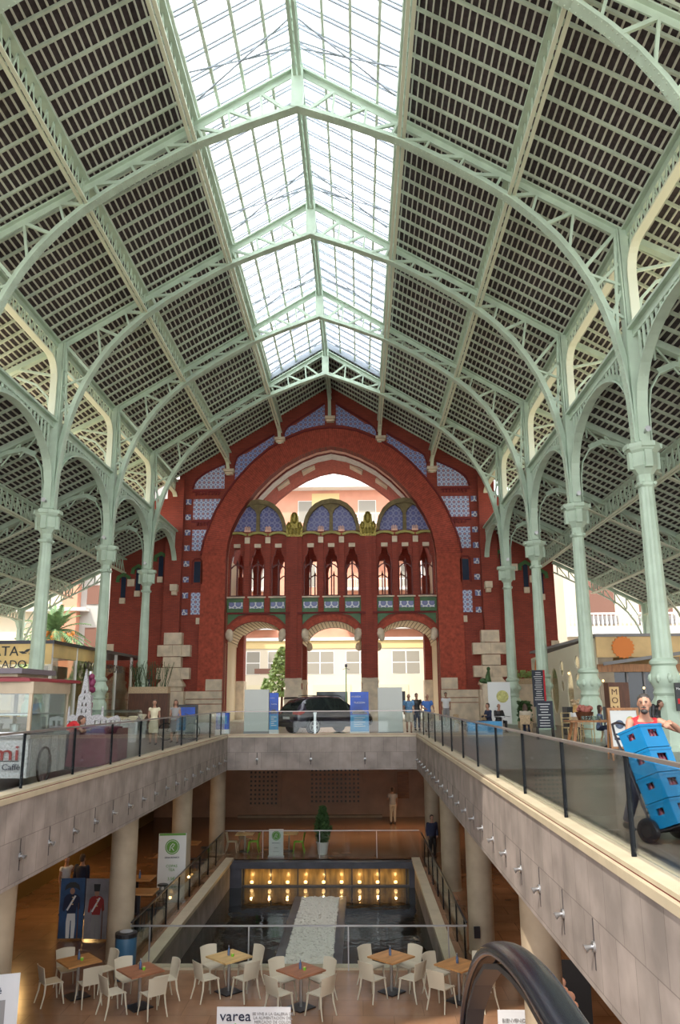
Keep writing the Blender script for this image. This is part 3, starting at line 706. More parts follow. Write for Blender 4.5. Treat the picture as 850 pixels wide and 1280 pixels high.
# ------------------------------------------------------------------ gallery between the arch jambs
YG = 1.0
BAYS = (-5.42,0,5.42)
WIN = (-1.52,0,1.52)
def larch(c, hw=2.12, z0=5.45, z1=7.02, n=16):
    return [(c+hw*math.cos(PI*i/n), z0+(z1-z0)*math.sin(PI*i/n)) for i in range(n+1)]
def winhole(c):
    R = [(c+.5,8.8),(c+.5,11.15),(c+.42,11.55),(c+.40,11.75),(c+.26,11.95),(c+.24,12.15),(c+.16,12.36)]
    return R+[(2*c-x,z) for x,z in reversed(R)]
def gallery(y, thick, name, parent, detail=True):
    g = MB(); out = [(-7.7,0),(-7.7,13.55),(7.7,13.55),(7.7,0)]
    # outline with the three openings notched from the floor
    o = [(7.7,0),(7.7,13.55),(-7.7,13.55),(-7.7,0)]
    for c in BAYS:
        a = list(reversed(larch(c))); o += [(c-2.12,0)]+a+[(c+2.12,0)]
    holes = [winhole(c+w) for c in BAYS for w in WIN]
    g.prism(o, y, y+thick, holes); return g.build(name, M['brick'], parent)
gallery(YG,.5,'gallery_wall',wf)
gallery(D2-.2,.5,'outer_gallery_wall',wf)
for c in BAYS:
    # vault from the inner to the outer arch
    C = larch(c); n = len(C); v = MB()
    vs = [(x,YG+.35,z) for x,z in C]+[(x,D2,z) for x,z in C]+[(c+(x-c)*1.08,YG+.35,z+.2) for x,z in C]+[(c+(x-c)*1.08,D2,z+.2) for x,z in C]; fs = []
    for i in range(n-1): fs += [(i,i+1,n+i+1,n+i),(2*n+i,3*n+i,3*n+i+1,2*n+i+1)]
    v.add(vs,fs); v.build('porch_vault', M['creamv'] if 'creamv' in M else M.setdefault('creamv', mat('cream_vault_plain',(.92,.78,.55),.8)), wf)
    js = MB()
    for i in range(1,24):
        t = PI*i/24; x = c+2.10*math.cos(t); z = 5.45+1.55*math.sin(t)
        js.bar((x,YG+.5,z),(x,D2,z),.035,.04)
    js.build('vault_joints', M['khakid'] if 'khakid' in M else M.setdefault('khakid', mat('brown_joint',(.30,.20,.10),.8)), wf)['kind'] = 'stuff'
    # red ring of the low arch
    ring = MB(); A = larch(c,2.12); B = larch(c,2.5,5.45,7.47); ring.prism(A+list(reversed(B)), YG-.08, YG+.02); ring.build('low_arch_ring', M['brickarch'], wf)
    # green spandrels
    for s in (-1,1):
        sp = MB(); sp.prism([(c+s*2.1,7.52),(c+s*.75,7.52),(c+s*1.3,7.42),(c+s*1.75,7.1),(c+s*2.1,6.75)], YG-.04, YG+.02); sp.build('green_spandrel', M['greenp'], wf)
        co = MB(); co.ball((c+s*1.92,YG-.28,6.05),(.30,.30,.42),12,8); co.ball((c+s*1.82,YG-.35,5.75),(.2,.2,.25),10,6); co.build('stone_corbel', M['stonep'], wf, smooth=True)
        co = MB(); co.ball((c+s*1.95,D2-.3,5.5),(.28,.3,.35),10,6); co.build('outer_corbel', M['stonep'], wf, smooth=True)
    sl = MB(); sl.box(c-2.12,c+2.12,YG-.14,YG+.02,7.52,7.62); sl.build('string_course', M['brickdark'], wf)
    for w in WIN:
        x = c+w
        k = MB(); k.box(x-.66,x+.66,YG-.10,YG+.01,7.66,8.66); k.build('green_panel', M['greenp'], wf)
        k = MB(); k.box(x-.50,x+.50,YG-.14,YG-.08,7.93,8.38); k.build('frieze_tile', M['tilep'], wf)
        k = MB(); k.box(x-.66,x+.66,YG-.26,YG+.01,8.68,8.78); k.build('window_sill', M['stonep'], wf)
        k = MB(); k.box(x-.24,x+.24,YG-.16,YG+.01,12.4,12.68); k.build('keystone', M['stonep'], wf)
        k = MB(); k.ribbon([(x-.7,YG-.14,13.32),(x-.35,YG-.14,13.46),(x,YG-.14,13.5),(x+.35,YG-.14,13.46),(x+.7,YG-.14,13.32)],.26,.17,(0,1,0)); k.build('glazed_band', M['yellowp'], wf)
        for yy,nm,mt in ((YG+.2,'window_tracery',M['wineframe']),(D2,'outer_tracery',M['wineframe'])):
            k = MB(); k.box(x-.05,x+.05,yy,yy+.08,8.8,11.35)
            k.ribbon([(x-.47,yy+.04,10.9),(x-.25,yy+.04,11.12),(x-.06,yy+.04,11.2),(x,yy+.04,11.55),(x+.06,yy+.04,11.2),(x+.25,yy+.04,11.12),(x+.47,yy+.04,10.9)],.08,.09,(0,1,0))
            k.box(x-.5,x-.44,yy,yy+.08,8.8,11.3); k.box(x+.44,x+.5,yy,yy+.08,8.8,11.3); k.box(x-.5,x+.5,yy,yy+.08,8.8,8.92)
            k.build(nm, mt, wf)
    # slim pilasters between windows
    for w in (-.76,.76):
        x = c+w
        k = MB(); k.box(x-.2,x+.2,YG-.22,YG+.01,7.62,13.6); k.build('brick_pilaster', M['brick'], wf)
        k = MB(); k.box(x-.19,x+.19,YG-.28,YG-.2,12.7,13.15); k.build('pilaster_tile', M['stonep'], wf)
        k = MB()
        for j in range(5): k.cbox((x-.18+.09*j,YG-.2,13.78),(.05,.14,.42 if j%2 else .3))
        k.cbox((x,YG-.2,13.62),(.46,.2,.14)); k.build('pilaster_crown', M['litbrick'], wf)
    # gable arch with tiles
    G = [(2.12,13.55),(2.06,14.1),(1.9,14.7),(1.6,15.25),(1.2,15.65),(.7,15.9),(0,16.03)]; Gi = [(1.85,13.6),(1.8,14.1),(1.63,14.6),(1.36,15.05),(1.0,15.38),(.6,15.58),(0,15.68)]
    mk = lambda L: [(c+x,z) for x,z in L]+[(c-x,z) for x,z in reversed(L[:-1])]
    k = MB(); k.prism(mk(G)+list(reversed(mk(Gi))), YG-.35, YG+.35); k.build('gable_arch', M['olive'], wf)
    k = MB(); k.prism(mk(Gi), YG+.0, YG+.1); k.build('gable_tiles', M['tiled'], wf)
    k = MB(); k.prism([(c-.14,13.6),(c-.12,14.9),(c-.28,15.25),(c-.75,15.62),(c,15.9),(c+.75,15.62),(c+.28,15.25),(c+.12,14.9),(c+.14,13.6)], YG-.22, YG+.05); k.build('gable_post', M['olive'], wf)
    k = MB(); k.box(c-2.15,c+2.15,YG-.2,YG+.3,13.5,13.62); k.build('gable_ledge', M['brickdark'], wf)
# main piers of the gallery, front and back
for (yy,dd,nm) in ((YG-.45,.95,'gallery_pier'),(D2-.6,.9,'outer_pier')):
    for s in (-1,1):
        x = s*2.71
        k = MB(); k.box(x-.58,x+.58,yy,yy+dd,2.96,13.1); k.box(x-.26,x+.26,yy-.18,yy,2.96,13.1) if nm == 'gallery_pier' else None; k.build(nm, M['brick'], wf)
        k = MB(); k.box(x-.62,x+.62,yy-.06,yy+dd+.05,0,2.2); k.box(x-.55,x+.55,yy-.0,yy+dd,2.2,2.62); k.box(x-.62,x+.62,yy-.08,yy+dd+.05,2.62,2.8); k.box(x-.58,x+.58,yy-.04,yy+dd,2.8,2.97)
        k.box(x-.66,x+.66,yy-.1,yy+dd,1.45,1.6); k.build('pier_base', M['stonep'], wf)
        k = MB(); k.box(x-.62,x+.62,yy-.1,yy+dd,7.45,7.6) if nm == 'gallery_pier' else k.box(x-.6,x+.6,yy,yy+dd,7.4,7.5); k.build('pier_band', M['brickdark'], wf)
for s in (-1,1):
    k = MB(); x0,x1 = sorted((s*7.05,s*7.7)); k.box(x0,x1,D2-.8,D2+.5,2.9,11); k.build('outer_jamb', M['brick'], wf)
    k = MB(); x0,x1 = sorted((s*6.98,s*7.7)); k.box(x0,x1,D2-.85,D2+.55,0,2.9); k.build('outer_jamb_base', M['stonep'], wf)
    k = MB(); x0,x1 = sorted((s*7.6,s*7.8)); k.box(x0,x1,.9,D2,0,12); k.build('porch_side_wall', M['creamv'], wf)
    # gilded finials
    x = s*2.71; k = MB(); y = YG-.4
    k.prism([(x-.60,13.15),(x-.60,14.0),(x-.45,14.3),(x-.34,14.2),(x-.27,14.75),(x-.13,14.98),(x+.13,14.98),(x+.27,14.75),(x+.34,14.2),(x+.45,14.3),(x+.60,14.0),(x+.60,13.15)], y, y+.5)
    k.ball((x,y+.0,14.55),(.22,.2,.45),12,8); k.ball((x-.4,y,13.95),(.16,.14,.3),10,6); k.ball((x+.4,y,13.95),(.16,.14,.3),10,6)
    for dx in (-.35,-.12,.12,.35): k.ball((x+dx,y-.02,13.55),(.10,.1,.26),8,6)
    k.build('gilded_finial', M['gold'], wf, smooth=True)
st_floor = MB(); st_floor.box(-7.6,7.6,.0,D2+1,-.1,.02); st_floor.build('porch_floor', mat('bounce_porch_paving',(.70,.62,.50),.8), wf)  # paving colour made paler to bounce light onto the porch vaults
# ------------------------------------------------------------------ ground floor, atrium and basement
AX0, AX1, AY1 = -5.67, 2.40, 35.3
ZS = -1.38
f = MB()
for (a,b,c,d) in ((-24,AX0-.3,-8,YF),(AX1+.3,22,-8,YF),(AX0-.3,AX1+.3,AY1+.3,YF),(AX0-.3,AX1+.3,-8,.6)): f.box(a,b,c,d,-.35,0)
st(f.build('floor', M['floorup']))
g = MB(); g.box(-160,160,YF+.9,200,-.3,-.02); g.box(-160,-24,-60,YF+.9,-.3,-.02); g.box(22,160,-60,YF+.9,-.3,-.02); g.box(-24,22,-60,-8,-.3,-.02); st(g.build('ground', M['street']))
def fas(name, a, b, c, d): k = MB(); k.box(a,b,c,d,ZS,-.02); return st(k.build(name, M['fascia']))
fas('wall_left_fascia',AX0-.3,AX0,.6,AY1+.3); fas('wall_right_fascia',AX1,AX1+.3,.6,AY1+.3); fas('wall_far_fascia',AX0,AX1,AY1,AY1+.3)
k = MB()
for x0,x1,y0,y1 in ((AX0-.30,AX0+.03,.6,AY1+.3),(AX1-.03,AX1+.30,.6,AY1+.3),(AX0-.3,AX1+.3,AY1-.03,AY1+.3)): k.box(x0,x1,y0,y1,-.04,.045); k.box(x0+(.0 if x0<0 else .045),x1-(.045 if x0<0 else 0),y0,y1,.06,.10) if y1-y0>1 else k.box(x0,x1,y0+.045,y1,.06,.10)
st(k.build('trim_coping', M['coping']))
k = MB(); k.box(AX0-.27,AX0-.02,.6,AY1+.3,.04,.065); k.box(AX1+.02,AX1+.27,.6,AY1+.3,.04,.065); k.box(AX0,AX1,AY1+.02,AY1+.27,.04,.065); st(k.build('trim_coping_groove', M['brickdark']))
# underside of slabs
k = MB(); k.box(-14,AX0-.3,.6,50,ZS-.02,ZS+.3); k.box(AX1+.3,9,.6,50,ZS-.02,ZS+.3); k.box(AX0-.3,AX1+.3,AY1+.3,50,ZS-.02,ZS+.3); st(k.build('ceiling_basement', M['ceil']))
k = MB(); PX0,PX1,PY0,PY1 = -5.55,2.30,21.95,35.6
for (a,b,c,d) in ((-14,PX0,-2,50),(PX1,9,-2,50),(PX0,PX1,-2,PY0),(PX0,PX1,PY1,50)): k.box(a,b,c,d,LZ-.3,LZ)
st(k.build('floor_basement', M['floorlow']))
# pool basin
k = MB(); k.box(PX0,PX1,PY0,PY1,-7.2,-6.9); st(k.build('pool_bottom', M['slate']))
k = MB(); k.box(PX0-.02,PX0+.12,PY0,PY1,-7,LZ-.02); k.box(PX1-.12,PX1+.02,PY0,PY1,-7,LZ-.02); k.box(PX0,PX1,PY0-.0,PY0+.12,-7,LZ-.02); st(k.build('wall_pool', M['fascia']))
k = MB(); k.box(PX0-.12,PX0+.22,PY0,PY1,LZ-.02,LZ+.10); k.box(PX1-.22,PX1+.12,PY0,PY1,LZ-.02,LZ+.10); k.box(PX0,PX1,PY0-.15,PY0+.15,LZ-.02,LZ+.06); st(k.build('trim_pool_coping', M['coping']))
wt = MB(); wt.box(PX0+.12,PX1-.12,PY0+.12,PY1-.05,-6.9,-6.0); o = wt.build('pool_water', M['water']); tag(o,'dark still water filling the sunken pool','water'); o['kind']='stuff'
# backlit water wall at the far end of the pool
ww = empty('water_wall', (0,PY1,0)); tag(ww,'low backlit water curtain with warm lamps at the far end of the pool','water feature')
k = MB(); k.box(PX0+.6,PX1-.3,-.12,.1,-6.0,-5.95); k.box(PX0+.1,PX1-.1,-.45,.2,-5.25,-5.0); k.box(PX0+.1,PX0+.6,-.35,.1,-6,-5.2); k.box(PX1-.35,PX1-.1,-.35,.1,-6,-5.2); k.build('slate_lintel', M['slate'], ww)
k = MB(); k.box(PX0+.6,PX1-.35,.0,.06,-6.0,-5.25); k.build('back_panel', M['ochred'] if 'ochred' in M else M.setdefault('ochred', mat('wet_ochre_panel',(.20,.13,.04),.3,noise=(8,.5),stretch=(1,1,.2))), ww)
for i in range(9):
    x = PX0+1.0+i*(PX1-PX0-1.9)/8
    k = MB(); k.loft([(x,-.14,-5.86),(x,-.10,-5.80)],[.07,.07],10); k.build('uplight', M['lamp'], ww)
    L = bpy.data.lights.new('water_wall_lamp','POINT'); L.energy = 5; L.color = (1,.62,.22); L.shadow_soft_size = .04
    lo = bpy.data.objects.new('water_wall_lamp', L); COL.objects.link(lo); lo.parent = ww; lo.location = (x,-.25,-5.6)
for i in range(7):
    x = PX0+.65+i*(PX1-PX0-1.1)/6; k = MB(); k.box(x-.02,x+.02,-.06,.0,-6,-5.25); k.build('panel_joint', M['darksteel'], ww)
# pebble walkway in the water
pw = empty('pebble_walkway', (-1.60,0,0)); tag(pw,'white pebble bed with dark slate edges running across the pool','walkway')
k = MB(); k.box(-1.0,-.72,PY0+.3,33.5,-6.2,-5.93); k.build('slate_edge', M['slate'], pw); k = MB(); k.box(.72,1.0,PY0+.3,33.5,-6.2,-5.93); k.build('slate_edge', M['slate'], pw)
k = MB(); k.box(-.74,.74,PY0+.3,33.5,-6.2,-5.96); k.build('gravel_bed', M['stonep'], pw)
k = MB(); rr = random.Random(3)
for i in range(5200):
    x = rr.uniform(-.7,.7); y = rr.uniform(PY0+.4,33.4); s = rr.uniform(.03,.065)
    k.ball((x,y,-5.95+rr.uniform(0,.03)),(s*rr.uniform(.8,1.3),s,s*.6),6,3)
o = k.build('pebbles', M['pebble'], pw, smooth=True); o['kind'] = 'stuff'
# basement walls
k = MB(); k.box(-14,9,48,48.3,LZ,ZS); st(k.build('wall_basement_far', M['wallbrown']))
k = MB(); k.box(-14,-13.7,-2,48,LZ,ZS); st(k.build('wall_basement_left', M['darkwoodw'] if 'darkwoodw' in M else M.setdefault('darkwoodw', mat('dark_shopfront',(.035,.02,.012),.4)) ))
k = MB(); k.box(7.2,7.5,-2,48,LZ,ZS); st(k.build('wall_basement_right', M['wood']))
k = MB()
for y in range(0,48,2): k.box(7.16,7.2,y-.012,y+.012,LZ,ZS)
st(k.build('trim_wood_joints', M['darkwood']))
# perforated wooden screens
for (x0,x1,z0,lab) in ((-6.45,-4.55,-4.45,'brown perforated panel on the left of the basement far wall'),(-2.95,.15,-4.35,'wide brown perforated panel in the middle of the basement far wall')):
    t = tag(empty('perforated_panel',(x0,47.95,0)),lab,'wall panel','perforated wall panels')
    k = MB(); k.box(0,x1-x0,-.06,0,z0,-1.6); k.build('board', M['wallbrown'], t)
    h = MB(); nx = int((x1-x0)/.24)
    for i in range(nx):
        z = z0+.15
        while z < -1.7: h.box(.12+i*.24,.12+i*.24+.11,-.075,-.055,z,z+.11); z += .24
    h.build('holes', M['black'], t)['kind'] = 'stuff'
tdoor = st(MB().box(1.9,3.0,47.85,48,LZ,-2.3).build('door_1', M['wallbrown'])); MB().box(2.1,2.75,47.8,47.85,-4.0,-2.55).build('door_panel', M['wood'], tdoor)
k = MB(); k.box(-7,1.2,47.7,48,LZ,LZ+.12); st(k.build('baseboard_far', M['conc']))
# concrete columns
cc = tag(MB().lathe([(.36,0),(.36,.03),(.34,.05),(.34,3.58),(.34,3.62)],28).build('concrete_column', M['conc'], smooth=True),'','column','basement concrete columns')
first = True
CL = {(-1,0):'round concrete column at the left edge of the basement behind the café banner',(-1,1):'round concrete column beside the blue litter bin',(-1,2):'round concrete column behind the white banner with green disc',(-1,3):'warm lit round concrete column at the far left of the basement',
 (1,0):'round concrete column partly hidden by the right fascia beside the dark poster',(1,1):'round concrete column at the right end of the near glass railing',(1,2):'round concrete column on the right, second from the pool far end',(1,3):'round concrete column on the right at the pool far end'}
for s in (-1,1):
    for i in range(4):
        y = (15.2,22.5,29.6,36.9)[i] if s < 0 else (15.6,23.2,30.3,37.5)[i]
        place(cc, not first, ((-6.3 if i else -6.5) if s < 0 else 3.17, y, LZ), 0, CL[(s,i)]); first = False
# fascia spotlights
sp = empty('fascia_lamp'); tag(sp,'','lamp','fascia lamps')
MB().loft([(0,0,0),(0,-.03,0)],[.07,.07],10,ref=(1,0,0)).build('mount', M['steel'], sp, smooth=True)
MB().loft([(0,-.03,0),(0,-.08,-.01),(0,-.13,-.03)],[.025,.03,.055],10,ref=(1,0,0)).build('lamp_head', M['steel'], sp, smooth=True)
MB().box(-.018,.018,-.006,0,-.28,.34).build('dark_stain', mat('dark_stain',(.05,.04,.04),.9), sp)
sp.scale=(.8,.8,.8)
first = True; i = 0
names_ = lambda side,i: 'small steel lamp on the %s atrium fascia, %s from the viewer' % (side, ['first','second','third','fourth','fifth','sixth','seventh','eighth','ninth','tenth','eleventh','twelfth','thirteenth','fourteenth','fifteenth','sixteenth','seventeenth','eighteenth','nineteenth','twentieth','twenty-first'][i])
for s in (-1,1):
    y = 14.02 if s < 0 else 9.09; i = 0
    while y < 34.8:
        place(sp, not first, (AX1 if s > 0 else AX0, y, -.94), PI/2*(-1 if s > 0 else 1), names_('left' if s < 0 else 'right', i)); first = False; y += 1.28; i += 1
for i,x in enumerate((-4.4,-2.1,.2)): place(sp, True, (x,AY1,-.94), 0, 'small steel lamp on the far atrium fascia, %s one' % ('left','middle','right')[i])
# downlights in the basement ceiling
dl = [(-8.3,12),(-8.3,20),(-8.3,28),(-8.3,36),(5.2,10),(5.2,17),(5.2,24),(5.2,31),(5.2,39),(-4,41),(0,41),(2.5,43)]
dp = tag(MB().lathe([(.09,0),(.11,-.02),(.09,-.03)],14).build('downlight', M['lampw']),'','lamp','basement downlights')
for i,(x,y) in enumerate(dl):
    place(dp, i>0, (x,y,ZS-.03), 0, 'small round downlight in the dark basement ceiling')
    L = bpy.data.lights.new('downlight_glow','SPOT'); L.energy = (300 if i > 8 else 110) if i>3 else 45; L.color = (1,.66,.38); L.spot_size = 2.4; L.spot_blend = .8; L.shadow_soft_size = .15
    o = bpy.data.objects.new('downlight_glow', L); COL.objects.link(o); o.location = (x,y,ZS-.08)
# ------------------------------------------------------------------ glass railings
def railing(name, p0, p1, zf, h, n, label, group, post=M['darkpost'], wpost=.026, first_off=0, ends=(1,1), rail=M['railm'], railw=.05, spacing=None, phase=0, thick=True):
    p0 = Vector((p0[0],p0[1],0)); p1 = Vector((p1[0],p1[1],0)); L = (p1-p0).length; a = math.atan2(p1.y-p0.y,p1.x-p0.x)
    t = tag(empty(name,(p0.x,p0.y,zf),a),label,'railing',group)
    k = MB(); k.box(0,L,-railw/2,railw/2,h-.035,h); k.build('handrail', rail, t)
    xs = []
    if spacing:
        x = phase
        while x < L: xs.append(x); x += spacing
    else: xs = [L*i/n for i in range(n+1)]
    for x in xs: k = MB(); k.box(x-wpost/2,x+wpost/2,-.022,.022,0,h-.03); k.build('post', post, t)
    b = [0]+xs+[L]
    for u,v in zip(b,b[1:]):
        if v-u > .3: k = MB(); k.box(u+.03,v-.03,-.006,.006,.05,h-.05); k.build('glass_pane', M['railg'], t)
    return t
railing('glass_railing',(AX1+.18,35.5),(AX1+.18,1.0),.09,.96,0,'long glass railing with black posts on the right edge of the atrium','ground floor railings',spacing=2.535,phase=35.5-(8.13+10*2.535))
railing('glass_railing',(AX0-.18,1.0),(AX0-.18,35.5),.09,.96,0,'long glass railing with black posts on the left edge of the atrium','ground floor railings',spacing=2.535,phase=.6)
railing('glass_railing',(AX0-.18,35.5),(AX1+.18,35.5),.09,.96,0,'short glass railing on the far edge of the atrium in front of the car','ground floor railings',spacing=9,phase=8.5)
railing('glass_railing',(-5.85,21.8),(2.62,21.8),LZ,1.03,0,'glass railing between the dining tables and the pool','basement railings',spacing=2.5,phase=.5,wpost=.03,rail=M['steel'],railw=.045,post=M['steel'])
railing('glass_railing',(-5.75,35.75),(2.45,35.75),LZ+.05,1.1,0,'glass railing along the far end of the pool by the potted tree','basement railings',spacing=2.4,phase=1.6,wpost=.03,rail=M['steel'],railw=.045,post=M['steel'])
railing('glass_railing',(-5.85,21.9),(-5.85,35.7),LZ+.05,1.03,0,'glass railing along the left side of the pool','basement railings',spacing=1.7,phase=.4,wpost=.03,rail=M['darksteel'],railw=.045)
railing('glass_railing',(2.62,21.9),(2.52,35.7),LZ+.05,1.03,0,'glass railing along the right side of the pool','basement railings',spacing=1.7,phase=.4,wpost=.03,rail=M['darksteel'],railw=.045)
# ------------------------------------------------------------------ escalator newel in the foreground
es = tag(empty('escalator_handrail',(.33,0,0)),'black rubber escalator handrail looping up in the near foreground','handrail')
C = [(2.98,-.30),(2.94,-.02),(2.86,.30),(2.76,.58),(2.62,.72),(2.44,.84),(2.24,.94),(2.02,1.005),(1.82,1.035),(1.67,1.05),(1.56,1.05),(1.4,1.05),(1.1,1.05),(.75,1.05),(.3,1.05)]
k = MB(); vs = []; sec = [(-.036,-.002),(-.036,.016),(-.026,.026),(0,.030),(.026,.026),(.036,.016),(.036,-.002),(.024,-.008),(.024,.004),(-.024,.004),(-.024,-.008)]
for i,(y,z) in enumerate(C):
    a = C[max(i-1,0)]; b = C[min(i+1,len(C)-1)]; d = Vector((b[0]-a[0],b[1]-a[1])).normalized(); n = Vector((d.y,-d.x))
    for (sx,sn) in sec: vs.append((sx, y+n.x*sn, z+n.y*sn))
m_ = len(sec); fs = []
for i in range(len(C)-1):
    for j in range(m_): fs.append((i*m_+j,i*m_+(j+1)%m_,(i+1)*m_+(j+1)%m_,(i+1)*m_+j))
k.add(vs,fs); o = k.build('rubber_grip', M['rubber'], es, smooth=True); sm = o.modifiers.new('s','SUBSURF'); sm.levels = 2; sm.render_levels = 2
k = MB(); k.ribbon([(0,y,z-.02) if 0 else (0,y+(-.02 if i<8 else 0),z-.022) for i,(y,z) in enumerate(C)],.05,.012,(1,0,0)); k.build('guide_rail', M['black'], es)
# ------------------------------------------------------------------ basement dining sets
def make_chair(mt=None, nm='dining_chair'):
    mt = mt or M['white']
    t = empty(nm)
    s = MB(); n = 9; vs = []
    for zz in (0,-.022):
        for i in range(n):
            for j in range(n):
                x = -.215+.43*i/(n-1); y = -.21+.42*j/(n-1); sag = .018*(1-(x/.215)**2)*(1-(y/.21)**2)
                vs.append((x*(1-.06*(j/(n-1))), y, .455-sag+zz - (.02 if j == 0 else 0)))
    fs = []
    for i in range(n-1):
        for j in range(n-1):
            a = i*n+j; fs += [(a,a+n,a+n+1,a+1),(n*n+a,n*n+a+1,n*n+a+n+1,n*n+a+n)]
    for i in range(n-1):
        for (p,q) in ((i*n,(i+1)*n),(i*n+n-1,(i+1)*n+n-1),(i,i+1),((n-1)*n+i,(n-1)*n+i+1)): fs.append((p,q,q+n*n,p+n*n))
    s.add(vs,fs); s.build('seat', mt, t, smooth=True)
    b = MB(); vs = []; n1,n2 = 11,9
    for off in (0,.018):
        for i in range(n1):
            for j in range(n2):
                u = -1+2*i/(n1-1); v = j/(n2-1)
                x = u*(.205+.02*v); y = .20+.09*v-.045*u*u*(.4+.6*v)+off; z = .45+.37*v-.02*u*u*v
                vs.append((x,y,z))
    fs = []; q = n1*n2
    for i in range(n1-1):
        for j in range(n2-1):
            a = i*n2+j; fs += [(a,a+n2,a+n2+1,a+1),(q+a,q+a+1,q+a+n2+1,q+a+n2)]
    for i in range(n1-1):
        for j in (0,n2-1): fs.append((i*n2+j,(i+1)*n2+j,q+(i+1)*n2+j,q+i*n2+j))
    for j in range(n2-1):
        for i in (0,n1-1): fs.append((i*n2+j,i*n2+j+1,q+i*n2+j+1,q+i*n2+j))
    b.add(vs,fs); b.build('backrest', mt, t, smooth=True)
    for sx in (-1,1):
        for sy in (-1,1):
            l = MB(); l.loft([(sx*.185,sy*.18,.45),(sx*.20,sy*.20,.25),(sx*.225,sy*(.235 if sy < 0 else .27),0)],[(.020,.024),(.018,.02),(.012,.014)],8)
            l.build('leg', mt, t, smooth=True)
    return t
def make_table(topm):
    t = empty('dining_table')
    k = MB(); k.cbox((0,0,.735),(.78,.78,.032)); k.build('tabletop', topm, t)
    k = MB(); k.lathe([(.035,.02),(.035,.72)],14); k.cbox((0,0,.71),(.3,.3,.015)); k.build('stem', M['steel'], t)
    k = MB(); k.cbox((0,0,.012),(.46,.46,.024)); k.build('base_plate', M['darksteel'], t)
    return t
chair = tag(make_chair(),'','chair','cream plastic dining chairs')
bottle = empty('glass_bottle'); tag(bottle,'','bottle','table bottles')
MB().lathe([(.028,0),(.03,.01),(.03,.11),(.012,.15),(.012,.19)],12).build('body', mat('blue_grey_bottle',(.08,.12,.22),.2), bottle, smooth=True); MB().lathe([(.014,.185),(.014,.21)],10).build('cap', M['steel'], bottle)
pot = empty('small_jar'); tag(pot,'','jar','table jars')
MB().lathe([(.03,0),(.038,.05),(.036,.06)],12).build('jar', M['green'], pot, smooth=True); MB().lathe([(.03,.055),(.02,.075)],10).build('lid', M['ochre'], pot)
TB = [(-6.52,20.0,'tabletop','left-hand','the soldier posters'),(-4.92,19.35,'tabletopd','second from left','the blue litter bin'),(-3.10,20.3,'tabletopl','third from left, pale','the left part of the pool railing'),(-1.36,19.35,'tabletopd','fourth from left, darkest','the pebble walkway'),(.66,20.3,'tabletop','fifth from left','the right part of the pool'),(2.15,19.75,'tabletop','right-hand','the escalator handrail loop')]
POS = ['near left','near right','far right','far left']
fc = fb = True
for i,(x,y,tm,nm_,nb) in enumerate(TB):
    a = .80 if i not in (0,1) else .72
    t = make_table(M[tm]); t.location = (x,y,LZ); t.rotation_euler.z = a
    tag(t,'square wooden café table, %s, near %s' % (nm_,nb),'table','square café tables')
    for j in range(4):
        an = a+PI/4*0+PI/2*j+PI  # sides of the rotated top
        dx,dy = math.cos(a+PI/2*j-PI),math.sin(a+PI/2*j-PI); r = .62
        rz = math.atan2(dy,dx)-PI/2+ (random.uniform(-.12,.12))
        q = 'near' if dy < 0 else 'far'; w_ = 'left' if dx < 0 else 'right'
        place(chair, not fc, (x+dx*r,y+dy*r,LZ), rz, 'cream plastic chair on the %s %s side of the %s café table' % (q,w_,nm_)); fc = False
    place(bottle, not fb, (x-.02,y+.05,LZ+.751), 0, 'slim blue grey bottle on the %s café table' % nm_)
    if i in (0,1,2,3): place(pot, i>0, (x+.08,y-.03,LZ+.751), 0, 'small yellow green jar on the %s café table' % nm_)
    fb = False
# litter bin
b = tag(empty('litter_bin',(-5.78,21.2,LZ)),'tall blue litter bin beside the left concrete column','bin')
k = MB(); k.lathe([(.24,0),(.26,.05),(.26,.95),(.24,1.0)],20); k.build('body', mat('petrol_blue',(.03,.09,.16),.4), b, smooth=True)
MB().lathe([(.27,.93),(.27,1.02),(.18,1.04)],20).build('rim', M['black'], b); MB().lathe([(.17,1.0),(.16,1.045)],16).build('opening', M['greycl'], b)
# banners ------------------------------------------------------------
def banner(name, x, y, z, w, h, rz, label, cat='banner', face=None, stand=True):
    t = tag(empty(name,(x,y,z),rz),label,cat)
    k = MB(); k.box(-w/2,w/2,-.012,.012,.05,h); k.build('panel', face or M['pure'], t)
    if stand: k = MB(); k.box(-w/2-.03,w/2+.03,-.09,.09,0,.06); k.build('foot', M['steel'], t)
    return t
M['violetwhite'] = mat('banner_white', (.60,.60,.62), .5)
def flat(pts, mt, parent, name, y=-.016, th=.004):
    k = MB(); k.prism(pts, y-th, y); return k.build(name, mt, parent)
def circ(cx,cz,r,n=28): return [(cx+r*math.cos(2*PI*i/n),cz+r*math.sin(2*PI*i/n)) for i in range(n)]
def greenlogo(t, cx, cz, r, sc):
    flat(circ(cx,cz,r),M['green2'],t,'green_disc')
    k = MB(); k.prism(circ(cx,cz,r*.86)+[], -.024,-.0205,[circ(cx,cz,r*.80)]); k.build('disc_ring', M['pure'], t)
    k = MB(); k.ribbon([(cx-r*.35,-.024,cz-r*.5),(cx-r*.25,-.024,cz+r*.1),(cx+r*.05,-.024,cz+r*.45),(cx+r*.3,-.024,cz+r*.3),(cx+r*.1,-.024,cz),(cx-.1*r,-.024,cz-.1*r),(cx+r*.25,-.024,cz-r*.5)],.006,r*.1,(0,1,0)); k.build('monogram', M['pure'], t)
M['green2'] = mat('logo_green', (.10,.26,.03), .5)
t = banner('roll_up_banner',-6.38,28.6,LZ,.92,2.15,.12,'tall white roll-up banner with green disc emblem behind the left pool railing')
flat([(-.44,2.08),(.44,2.08),(.44,2.15),(-.44,2.15)],M['green2'],t,'green_strip'); greenlogo(t,0,1.72,.24,1)
